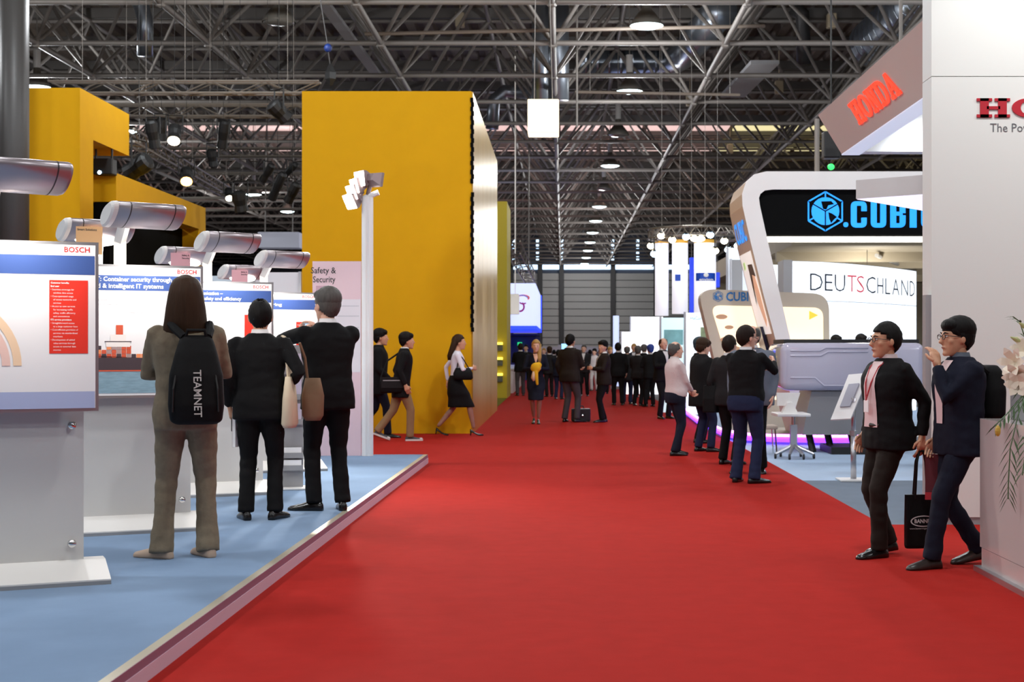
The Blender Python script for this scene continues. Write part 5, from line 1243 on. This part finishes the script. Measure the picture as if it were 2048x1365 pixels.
    # ---- lower garment
    if bot == 'trousers':
        lm = MB(); lm.loft([sup(z - drop, rx*fat*sw_, ry*min(fat, 1.1), cy) for z, rx, ry, cy in ((.80, .165, .125, -.012), (.88, .174, .132, -.016), (.96, .168, .128, -.014), (1.05, .150, .112, 0))])
        for (h_, k_, a_, yw, lf) in legs:
            end = a_ + (a_ - k_).normalized()*(.085 - hem)
            lm.tube([h_ + Vector((0, 0, -.02)), h_.lerp(k_, .5), k_, k_.lerp(end, .5), end], [.098, .090, .070, .064, flare], 12)
        link('trousers', wrinkle(remesh(lm, vx, 3), near), bm_, root, smooth=True)
    else:
        hz = .50 if bot == 'skirt' else .58
        secs = [(1.06, -.14, .14, -.105, .105), (.98, -.16, .16, -.135, .115)]
        for z in (.90, .82, .74, .66, hz):
            xs_, ys_ = [], []
            for (h_, k_, a_, yw, lf) in legs:
                if z >= k_.z: q = h_.lerp(k_, min(1, max(0, (h_.z - z)/(h_.z - k_.z))))
                else: q = k_.lerp(a_, (k_.z - z)/(k_.z - a_.z))
                xs_.append(q.x); ys_.append(q.y)
            r_ = .125 if z > .7 else .10
            secs.append((z, min(min(xs_) - r_*.85, -.13), max(max(xs_) + r_*.85, .13), min(ys_) - r_ - .015, max(ys_) + r_ + .01))
        sk = MB().loft([sup(z, (b - a)/2, (d_ - c_)/2, (c_ + d_)/2, 22, 2.5, (a + b)/2) for z, a, b, c_, d_ in secs])
        link('skirt', remesh(sk, vx, 2), bm_, root, smooth=True)
    # ---- shoes
    for i, (h_, k_, a_, yw, lf) in enumerate(legs):
        M = Matrix.Translation(Vector((a_.x, a_.y, 0))) @ Matrix.Rotation(yw, 4, 'Z')
        if lf > 0: M = Matrix.Translation(Vector((a_.x, a_.y, lf*.55))) @ Matrix.Rotation(yw, 4, 'Z') @ Matrix.Rotation(-min(.8, lf*4.5), 4, 'X')
        so = MB(); hl = heel
        S_ = [(-.075, .022, .05), (-.06, .033, .075), (-.02, .035, .085), (.04, .038, .075), (.10, .046, .056), (.15, .046, .044), (.19, .036, .034), (.21, .016, .022)]
        if heel: S_ = [(-.06, .02, .05), (-.04, .028, .045), (0, .03, .035), (.05, .032, .03), (.10, .038, .034), (.14, .034, .03), (.175, .014, .02)]
        rg = []
        for y, wd, hh in S_:
            base = heel*max(0, min(1, (.08 - y)/.12)) if heel else 0
            rg.append([Vector((a*wd, y, base + b*hh)) for a, b in ((-.85, 0), (-1, .18), (-.92, .55), (-.5, .95), (0, 1), (.5, .95), (.92, .55), (1, .18), (.85, 0))])
        so.loft(rg)
        if heel: so.tube([(0, -.045, heel + .01), (0, -.05, .0)], [.018, .006], 8)
        so.xf(M); mz = min(v.z for v in so.v); so.v = [v - Vector((0, 0, min(mz, 0))) for v in so.v]; M = Matrix.Translation((0, 0, -min(mz, 0) + (.006 if shoe is CANV and lf > 0 else 0))) @ M; so_ = so.build('shoe', shoe, root, smooth=True)
        if shoe is CANV: 
            sl_ = MB().loft([[Vector((a*(wd + .004), y, b*.028)) for a, b in ((-1, 0), (-1, 1), (1, 1), (1, 0))] for y, wd, hh in S_]); sl_.ell((0, .175, .03), (.034, .035, .02), 10, 6); sl_.xf(M); sl_.build('rubber_sole', RUB, so_)
    W = wmat(root)
    PEOPLE[key] = dict(root=root, W=W, arms=armj, legs=legs, T=T, HM=HM)
    return PEOPLE[key]
def hand_at(key, i):
    p = PEOPLE[key]; s_, e_, w_ = p['arms'][i]; return p['W'] @ (w_ + (w_ - e_).normalized()*.08)
def flatbag(name, label, cat, top, rz, wd, hgt, dep, m, handle=.2, hm_=None, bulge=.0):
    """bag hanging from point `top` (where the handles meet the hand or shoulder)"""
    t = empty(name, Vector(top) - Vector((0, 0, handle + hgt)), rz, label, cat)
    MB().loft([sup(z, wd*.5*k, dep*.5*q, 0, 20, 4.5) for z, k, q in ((0, .95, .9), (.02, 1, 1), (hgt*.5, 1, 1 + bulge), (hgt, 1, .55))]).build('bag_body', m, t)
    for y in (-dep*.24, dep*.24):
        MB().tube([(-wd*.22, y, hgt - .03), (-wd*.15, y*.6, hgt + handle*.75), (-.015, y*.2, hgt + handle), (.015, y*.2, hgt + handle), (wd*.15, y*.6, hgt + handle*.75), (wd*.22, y, hgt - .03)], .009, 6).build('handle', hm_ or m, t)
    return t
# ---- visitors on the blue platform
def stand_at(x, y, z=0): d = FD(y, z); return PX(x, d), d
X, Y = stand_at(372, 1116, PH)
p = person('woman_pack', 'long-haired woman in grey-brown suit wearing a black backpack, seen from behind', X, Y, PH, 562/F*Y, 12, 'short_jacket', TWEED, 'trousers', TWEED, hair='long', hm=HBR, shoe=PUMP, arms=('fold', 'fold'), feet=((-.145, .0, 55, 0), (.13, .02, 25, 0)), near=True, female=True, collar=None, flare=.078, hem=.03, wid=1.06, fat=1.16)
MB().loft([sup(z, .172, .128, -.008) for z in (.93, .985)]).build('green_top_hem', cloth('cloth_green', (28, 86, 52)), p['root'])
W = p['W']; bt = empty('backpack', W @ Vector((.07, -.2, .84)), math.radians(12), 'black backpack lettered TEAMNET on the woman', 'backpack', None, 562/F*Y/1.75)
BPK = cloth('backpack_nylon', (15, 14, 15), .7)
bb = MB().loft([sup(z, rx, ry, cy, 24, 3.2) for z, rx, ry, cy in ((0, .12, .05, 0), (.02, .155, .085, -.01), (.12, .168, .105, -.02), (.30, .160, .10, -.02), (.44, .125, .08, -.01), (.52, .10, .06, .0), (.545, .08, .04, .0))])
link('pack_body', remesh(bb, .012, 4), BPK, bt, smooth=True)
for sx in (-1, 1):
    MB().tube([(sx*.07, -.02, .53), (sx*.10 - .02, .05, .575), (sx*.115 - .04, .11, .612), (sx*.12 - .05, .20, .612), (sx*.125 - .05, .31, .53)], .026, 8).build('shoulder_strap', BPK, bt)
    MB().tube([(sx*.10, -.075, .40), (sx*.13, -.118, .22), (sx*.135, -.105, .08)], .006, 6).build('zip', BLACK, bt)
MB().tube([(-.06, -.03, .53), (-.05, -.045, .575), (.05, -.045, .575), (.06, -.03, .53)], .011, 6).build('carry_handle', BPK, bt)
text('TEAMNET', (-.012, -.1325, .335), (0.02, 0, -1), (1, 0, 0), .285, .045, bold=.01).build('pack_lettering', mat('print_silver', (190, 186, 182), .5), bt)
X, Y = stand_at(520, 1040, PH)
person('man_bald', 'balding man in a black suit seen from behind beside the backpack woman', X, Y, PH, 440/F*Y, 4, 'suit', CBLK, 'trousers', CBLK, skin=SKB, hair='bald', hm=HBK, arms=('down', 'bag'), feet=((-.11, 0, 20, 0), (.115, .02, -22, 0)), near=True, fat=1.02, hyaw=6, cuff=None)
sc_ = 440/F*Y/1.75; h = hand_at('man_bald', 0)
t = empty('phone', h + Vector((.02, -.01, -.13)), .3, 'black mobile phone held down by the balding man', 'phone')
MB().rbox((-.012, -.028, 0), (.012, .028, .11), .006, 2).build('case', BLACK, t); MB().box((.0122, -.022, .02), (.0128, .022, .1)).build('screen', mat('phone_screen', (30, 34, 44), .1), t)
t = empty('catalogue', h + Vector((.055, .0, -.25)), -.2, 'white catalogue held against the balding man trouser leg', 'catalogue')
MB().box((-.012, -.07, 0), (.012, .09, .27)).build('pages', PTXT, t); MB().box((-.014, -.072, -.002), (-.012, .092, .272)).build('cover', OFFW, t)
W = PEOPLE['man_bald']['W']
CRM = cloth('canvas_cream', (214, 196, 170), nz=.05)
t = empty('tote_bag', W @ Vector((.235, .0, .735)), math.radians(4), 'cream canvas tote bag on the balding man shoulder', 'tote bag')
MB().loft([sup(z, rx, ry, 0, 16, 3) for z, rx, ry in ((0, .045, .15), (.03, .06, .17), (.22, .05, .17), (.40, .028, .16))]).build('bag_body', CRM, t, smooth=True)
for y in (-.08, .08): MB().tube([(0, y, .39), (-.02, y*.8, .60), (-.045, y*.4, .705), (-.06, 0, .712)], .016, 6).build('strap', CRM, t)
t = empty('shoulder_bag', W @ Vector((.40, .16, .78)), .1, 'brown shoulder bag between the two dark suited men', 'bag')
MB().loft([sup(z, rx, ry, 0, 16, 2.6) for z, rx, ry in ((0, .06, .05), (.04, .085, .07), (.2, .09, .075), (.34, .06, .04))]).build('bag_body', TAN, t, smooth=True); MB().tube([(-.04, 0, .32), (-.06, -.02, .5), (-.1, -.06, .62)], .012, 6).build('strap', TAN, t)
X, Y = stand_at(655, 1022, PH)
person('man_camera', 'grey-haired man in black suit photographing with both hands raised', X, Y, PH, 444/F*Y, 22, 'suit', CBLK, 'trousers', CBLK, hair='full', hm=HGR, arms=(((.12, .39, 1.42), (1.3, -.1, -.5)), ((.02, .42, 1.44), (1, 0, -.6))), feet=((-.10, .04, 60, 0), (.12, .0, -10, 0)), near=True, hyaw=22, fat=1.03, cuff=SHIRTW)
W = PEOPLE['man_camera']['W']; a, b = hand_at('man_camera', 0), hand_at('man_camera', 1); c = (a + b)/2
t = empty('compact_camera', c + Vector((0, .0, .0)), math.radians(30), 'small silver compact camera with lit screen held up by the grey-haired man', 'camera')
MB().rbox((-.055, -.012, -.03), (.055, .014, .034), .006, 2).build('case', ALU, t); MB().box((-.042, -.0135, -.024), (.018, -.012, .026)).build('screen', mat('camera_screen_glow', (160, 200, 230), .3, emit=.7), t); MB().tube([(0, .014, 0), (0, .035, 0)], .022, 14).build('lens_barrel', ALU, t)
# ---- people in front of the yellow wall
X, Y = stand_at(912, 872)
person('woman_blouse', 'woman in white blouse and black skirt striding in high heels along the yellow wall', X, Y, 0, 200/F*Y, -80, 'blouse', BLUSH, 'skirt', CBLK, hair='wavy', hm=HBR, shoe=LEATHER, arms=('down_back', 'chest'), feet=((-.05, -.30, 0, .03), (.06, .30, 0, 0)), female=True, legm=SKL, drop=-.02, heel=.065, lean=.05, skin=SKB)
W = PEOPLE['woman_blouse']['W']
t = empty('handbag', W @ Vector((.20, .10, .98)), math.radians(-80), 'black handbag on the shoulder of the woman in white blouse', 'handbag')
MB().loft([sup(z, rx, ry, 0, 16, 3) for z, rx, ry in ((0, .05, .14), (.03, .07, .17), (.12, .07, .16), (.2, .03, .12))]).build('bag_body', BPK, t, smooth=True); MB().tube([(0, -.1, .19), (-.03, -.07, .36), (-.06, -.05, .42), (-.03, 0, .36), (0, .1, .19)], .009, 6).build('strap', BPK, t)
X, Y = stand_at(803, 882)
person('youth', 'young man in black jacket, khaki trousers and canvas shoes walking right', X, Y, 0, 216/F*Y, -78, 'coat', CBLK, 'trousers', KHAKI, hair='full', hm=HBK, shoe=CANV, arms=('down', 'down'), feet=((-.06, -.38, 0, .08), (.07, .13, 0, 0)), drop=.0, lean=.10, skin=SKB, collar=SHIRTW, fat=.95)
W = PEOPLE['youth']['W']
t = empty('messenger_bag', W @ Vector((.20, -.18, .78)), math.radians(-70), 'black messenger bag slung behind the young man in khaki trousers', 'bag')
MB().loft([sup(z, rx, ry, 0, 16, 3.5) for z, rx, ry in ((0, .04, .17), (.03, .055, .19), (.16, .055, .19), (.25, .04, .18))]).build('bag_body', BPK, t, smooth=True); MB().box((.05, -.175, .08), (.062, .175, .25)).build('flap', CHAR, t); MB().box((.0625, -.15, .19), (.064, .15, .205)).build('flap_stripe', GREYP, t); MB().tube([(0, -.17, .24), (-.08, -.05, .5), (-.18, .15, .62)], .014, 6).build('strap', BPK, t)
X, Y = stand_at(756, 876)
person('woman_coat', 'dark-haired person in long black coat half hidden behind the white mast', X, Y, 0, 217/F*Y, -85, 'coat', CBLK, 'trousers', NAVY, hair='full', hm=HBK, arms=('down', 'down_fwd'), feet=((-.06, -.30, 0, .06), (.07, .16, 0, 0)), drop=.0, lean=.04, skin=SKB, collar=None)
# ---- centre of the aisle
X, Y = stand_at(1072, 848)
person('woman_yellow', 'blonde woman in dark dress suit walking towards us carrying a yellow bundle', X, Y, 0, 168/F*Y, 180, 'short_jacket', NAVY, 'skirt', NAVY, hair='sidefall', hm=HBL, shoe=LEATHER, arms=('chest', 'chest'), feet=((-.05, .08, 4, 0), (.05, -.06, -4, .02)), female=True, legm=SKL, heel=.05, collar=None, shirt=(SKA, 1.28, .01), cuff=SHIRTW)
h = PEOPLE['woman_yellow']['W'] @ Vector((0, .36, 1.16))
t = empty('yellow_bundle', h - Vector((0, 0, .12)), 0, 'yellow scarf-like bundle in the hands of the blonde woman', 'bundle')
YB = cloth('cloth_yellow', (224, 176, 40), nz=.2)
link('folded_cloth', remesh(MB().ell((0, 0, .13), (.10, .07, .10), 14, 9).ell((.05, .02, .18), (.07, .06, .06), 12, 8).tube([(.0, -.02, .06), (.02, -.03, -.08), (.035, -.03, -.2)], [.05, .035, .025], 8), .015, 2), YB, t, smooth=True)
MB().tube([(-.03, -.03, .06), (-.05, -.035, -.06), (-.03, -.035, -.12)], [.03, .04, .02], 8).build('pale_tail', cloth('cloth_cream_print', (220, 190, 160), nz=.3), t, smooth=True)
X, Y = stand_at(1140, 845)
person('man_briefcase', 'tall dark-haired man in dark jacket and grey trousers standing over a briefcase', X, Y, 0, 176/F*Y, -35, 'suit', CBRN, 'trousers', GRYT, hair='short', hm=HBK, arms=('down', 'chest'), feet=((-.13, 0, 20, 0), (.13, .05, -30, 0)), skin=SKB, fat=1.06)
t = empty('briefcase', (PX(1162, Y), Y + .24, 0), .05, 'black briefcase standing on the red carpet', 'briefcase')
MB().rbox((-.19, -.07, .012), (.19, .07, .26), .02, 3).build('case', mat('briefcase_leather', (22, 20, 24), .4), t); MB().tube([(-.06, 0, .255), (-.045, 0, .31), (.045, 0, .31), (.06, 0, .255)], .011, 7).build('handle', BLACK, t); MB().box((-.19, -.075, .15), (.19, -.07, .165)).build('flap_edge', BLACK, t); MB().ell((.03, -.073, .12), (.02, .008, .02), 10, 6).build('clasp', CHROME, t)
for x in (-.15, .15): MB().box((x - .02, -.05, 0), (x + .02, .05, .014)).build('foot', BLACK, t)
X, Y = stand_at(1207, 845)
person('man_facing', 'black-haired man in dark suit facing left, talking with the man over the briefcase', X, Y, 0, 163/F*Y, 105, 'suit', CBRN, 'trousers', CBLK, hair='full', hm=HBK, arms=('chest', 'chest'), feet=((-.10, .06, 10, 0), (.12, -.05, -10, 0)), skin=SKB, shirt=(SHIRTW, 1.22), tie=TAN, hyaw=35, fat=1.05)
# ---- right side of the aisle
X, Y = stand_at(1352, 911)
person('man_white', 'older man in white striped shirt with clasped hands, standing in profile', X, Y, 0, 228/F*Y, -70, 'shirt', STRIPE, 'trousers', NAVY, hair='thin', hm=HGR, arms=('clasp', 'clasp'), feet=((-.10, .06, 10, 0), (.13, -.08, -5, 0)), fat=1.12, collar=STRIPE, lean=-.03)
X, Y = stand_at(1405, 904)
person('boy_jacket', 'young person in bulky black jacket and jeans looking down to the right', X, Y, 0, 226/F*Y, -60, 'coat', CBLK, 'trousers', DENIM, hair='full', hm=HBR, shoe=LEATHER, arms=('pocket', 'pocket'), feet=((-.11, 0, 10, 0), (.11, .08, -20, 0)), fat=1.08, collar=CBLK, hpitch=-12)
X, Y = PX(1400, 22.3), 22.3
person('man_cap', 'person with dark cap hidden behind the one in the bulky black jacket', X, Y, 0, 1.62, -75, 'coat', CBLK, 'trousers', CBLK, hair='full', hm=mat('cap_dark_teal', (22, 46, 54), .7), arms=('pocket', 'reach'), collar=None)
X, Y = stand_at(1492, 966)
person('man_sweater', 'man in black sweater and blue jeans with raised hands, back to us', X, Y, 0, 314/F*Y, -32, 'shirt', CBLK, 'trousers', DENIM, hair='short', hm=HDB, arms=(((.05, .42, 1.26), (.5, -.2, -1)), ((.14, .44, 1.34), (.7, -.2, -1))), feet=((-.12, .0, 10, 0), (.12, -.04, -35, 0)), near=True, fat=1.12, hyaw=-30, flare=.072, hem=.035, glasses=True)
X, Y = PX(1504, 17.0), 17.0
person('man_greysuit', 'man in grey jacket mostly hidden behind the one in black sweater', X, Y, 0, 1.73, 165, 'suit', GRYJ, 'trousers', CBLK, hair='thin', hm=HGR, arms=('down', 'down'), feet=((-.12, 0, 10, 0), (.17, .05, -10, 0)), shirt=(SHIRTW, 1.15), glasses=True, fat=1.14, hyaw=-20, wid=1.12)
X, Y = PX(1458, 18.2), 18.2
person('man_bag', 'dark-haired visitor with black shoulder bag behind the man in black sweater', X, Y, 0, 1.62, -40, 'suit', CHAR, 'trousers', CBLK, hair='short', hm=HDB, arms=('down', 'down'))
flatbag('shoulder_bag', 'black shoulder bag hanging left of the man in black sweater', 'bag', PEOPLE['man_bag']['W'] @ Vector((-.25, -.06, 1.22)), math.radians(-40), .2, .34, .14, BPK, .14)
# ---- the two men at the right
X, Y = stand_at(1775, 1112)
person('man_lanyard', 'man in dark blazer over pale pink shirt with red lanyard, walking left', X, Y, 0, 466/F*Y, 112, 'suit', CBLK, 'trousers', CBRN, skin=SKB, hair='short', hm=HBK, shoe=LEATHER, arms=(((.25, -.13, .90), (.3, -1, 0)), 'down'), feet=((-.07, .12, 5, 0), (.10, -.08, 0, .02)), near=True, shirt=(SHPNK, .97, .085), collar=SHPNK, glasses=True, fat=1.12, hyaw=-8, drop=.0)
P = PEOPLE['man_lanyard']; W = P['W']
t = empty('lanyard', W @ Vector((0, .17, 1.2)), math.radians(112), 'red lanyard hanging on the pale pink shirt', 'lanyard', None, 466/F*Y/1.75)
LNY = mat('lanyard_red', (176, 40, 52), .6)
for sx in (-1, 1): MB().tube([(sx*.062, -.135, .275), (sx*.055, -.055, .22), (sx*.035, .0, .1), (0, .022, -.03)], .006, 6).build('ribbon', LNY, t)
MB().rbox((-.03, .016, -.12), (.03, .022, -.03), .002, 1).build('badge', PTXT, t)
MB().tube([W @ Vector((.0, .152, .985)), W @ Vector((-.09, .130, .985))], .016, 8).build('belt', LBRN, P['root'], world=True)
h = hand_at('man_lanyard', 0)
hb_ = flatbag('carrier_bag', 'black carrier bag with a white oval print held by the man with red lanyard', 'carrier bag', h + Vector((0, 0, -.02)), math.radians(8), .235, .37, .07, cloth('bag_black_plastic', (13, 12, 13), .4), .30)
ov = MB(); dep = -.046
for i in range(28):
    a, b = 2*math.pi*i/28, 2*math.pi*(i + 1)/28
    ov.add([(.085*math.cos(a), dep, .19 + .032*math.sin(a)), (.095*math.cos(a), dep, .19 + .039*math.sin(a)), (.095*math.cos(b), dep, .19 + .039*math.sin(b)), (.085*math.cos(b), dep, .19 + .032*math.sin(b))], [(0,1,2,3)])
GP = mat('print_pale_grey', (196, 194, 192), .5)
ov.build('oval_print', GP, hb_)
text('BANNER', (-.066, dep, .178), u3, v3, .132, .026, bold=.03).build('bag_lettering', GP, hb_); text('www.bannerengineering.com', (-.10, dep, .135), u3, v3, .2, .011).build('bag_lettering', GP, hb_)
X, Y = stand_at(1918, 1133)
person('man_glasses', 'man with black-rimmed glasses and dark jacket holding his hand to his chin', X, Y, 0, 501/F*Y, 104, 'suit', NAVY, 'trousers', NAVY, skin=SKB, hair='full', hm=HBK, shoe=LBRN, arms=(((.04, .19, 1.43), (.3, .25, -1)), 'down'), feet=((-.06, .24, 10, 0), (.09, -.20, 0, .03)), near=True, shirt=(SHPNK, 1.02, .04), collar=GRYJ, glasses=True, fat=1.1, hyaw=-4, drop=.02)
P = PEOPLE['man_glasses']; W = P['W']
t = empty('backpack', W @ Vector((.02, -.24, 1.02)), math.radians(104), 'dark backpack on the back of the man with black-rimmed glasses', 'backpack')
link('pack_body', remesh(MB().loft([sup(z, rx, ry, 0, 20, 3) for z, rx, ry in ((0, .11, .06), (.03, .135, .085), (.2, .14, .09), (.33, .11, .07), (.37, .08, .04))]), .014, 4), BPK, t, smooth=True)
for sx in (-1, 1): MB().tube([(sx*.08, .05, .32), (sx*.105, .13, .37), (sx*.11, .22, .375), (sx*.11, .32, .30)], .018, 6).build('shoulder_strap', BPK, t)
h = hand_at('man_glasses', 0)
c = hand_at('man_glasses', 1) + Vector((.03, -.03, -.19))
t = empty('folder', c - Vector((0, 0, .16)), math.radians(75), 'dark red folder carried low by the man with black-rimmed glasses', 'folder')
MB().box((-.012, -.08, 0), (.012, .08, .31)).build('cover', mat('folder_maroon', (96, 34, 44), .5), t); MB().box((-.0125, -.081, -.001), (.0125, .081, .05)).build('red_edge', LNY, t)
# ---- crowd farther down the aisle
crowd = [
 (1041, 687, 792, 10, 'suit', CBLK, GRYT, HDB, 'short', 'standing man in black top and grey trousers at the edge of the olive block'),
 (1052, 690, 778, 175, 'suit', CHAR, CBLK, HBK, 'short', 'dark figure just behind the blonde woman left shoulder'),
 (1099, 694, 794, 15, 'suit', CHAR, CHAR, HBR, 'full', 'man in charcoal suit just right of the blonde woman'),
 (1117, 700, 799, -20, 'suit', NAVY, DENIM, HBK, 'short', 'man in navy clothes half hidden behind the tall man left side'),
 (1168, 690, 793, 170, 'suit', CHAR, CBLK, HGR, 'short', 'grey-haired man in suit and white shirt between the two talking men'),
 (1189, 698, 782, 160, 'shirt', SHIRTW, OFFW, HBK, 'full', 'person in all white clothes deep in the crowd'),
 (1180, 700, 775, 10, 'suit', CHAR, CBLK, HBK, 'short', 'small dark figure deep in the crowd near the one in white'),
 (1236, 686, 811, 5, 'suit', CBLK, CBLK, HBK, 'short', 'man in black suit seen from behind right of the talking pair'),
 (1254, 692, 809, -10, 'coat', CHAR, DENIM, HGR, 'thin', 'grey-haired visitor in blue jeans in the crowd'),
 (1276, 693, 812, -25, 'suit', CHAR, CBLK, HGR, 'full', 'grey-haired man in dark suit turned to the right in the crowd'),
 (1268, 688, 795, 170, 'suit', NAVY, CBLK, HBL, 'short', 'fair-haired visitor facing us behind the grey-haired man'),
 (1301, 690, 814, 20, 'suit', CBLK, CBLK, mat('cap_blue', (40, 62, 140), .7), 'full', 'person with blue cap and dark clothes in the crowd'),
 (1288, 690, 800, -30, 'suit', CBLK, CBLK, HGR, 'full', 'dark-clothed visitor with pale hair behind the blue cap'),
 (1326, 676, 838, -150, 'suit', CBLK, CBLK, HBR, 'thin', 'bald-headed man in black suit with white lanyard left of the white shirt'),
 (1150, 697, 784, 20, 'suit', CHAR, CBLK, HBK, 'short', 'dark figure deep in the crowd behind the tall man'),
 (1088, 697, 780, 165, 'suit', GRYT, CBLK, HBL, 'short', 'fair-haired figure deep in the crowd right of the blonde woman'),
 (1220, 695, 788, 190, 'suit', NAVY, CBLK, HBL, 'full', 'blond visitor deep in the crowd behind the left-facing man'),
 (1247, 696, 780, 175, 'coat', TAN, CBLK, HBL, 'full', 'visitor in tan coat deep in the crowd'),
 (1108, 700, 772, 0, 'suit', CBLK, CBLK, HBK, 'short', 'tiny dark figure far down the aisle left of centre'),
 (1136, 700, 770, 180, 'suit', NAVY, CBLK, HBR, 'short', 'tiny navy figure far down the aisle'),
 (1162, 701, 768, 10, 'coat', CHAR, CBLK, HGR, 'short', 'tiny charcoal figure far down the aisle at the centre'),
 (1200, 700, 770, 175, 'suit', CBRN, CBLK, HBR, 'short', 'tiny brown figure far down the aisle right of centre'),
]
for i, (x, yh, yf, fc, tp, tm_, bm2, hm2, hs, lb) in enumerate(crowd):
    X, Y = stand_at(x, yf); rr = random.Random(i)
    person('c%d' % i, lb, X, Y, 0, (yf - yh)/F*Y, fc, tp, tm_, 'trousers', bm2, hair=hs, hm=hm2, arms=(rr.choice(['down', 'clasp', 'pocket', 'chest']), rr.choice(['down', 'chest', 'pocket'])), feet=((-.11, rr.uniform(-.08, .1), 8, 0), (.11, rr.uniform(-.08, .1), -8, 0)), shirt=(SHIRTW, 1.2) if fc > 120 or fc < -120 else None, collar=SHIRTW if tp == 'suit' else None, skin=rr.choice([SKA, SKB]), fat=rr.uniform(1.0, 1.12))
# heads looking out behind the white vehicle body
for x, yh, dd, lb in ((1672, 672, 24, 'visitor behind the white vehicle body, left one of the dark heads'), (1722, 670, 24, 'visitor behind the white vehicle body, right one of the dark heads'), (1650, 680, 26, 'visitor behind the white vehicle body, barely showing beside the others')):
    person('h%d' % x, lb, PX(x, dd), dd, .122 if dd < 24.5 else 0, PZ(yh, dd) - (.122 if dd < 24.5 else 0), 200, 'suit', CBLK, 'trousers', CBLK, hair='full', hm=HBK, arms=('pocket', 'pocket'))
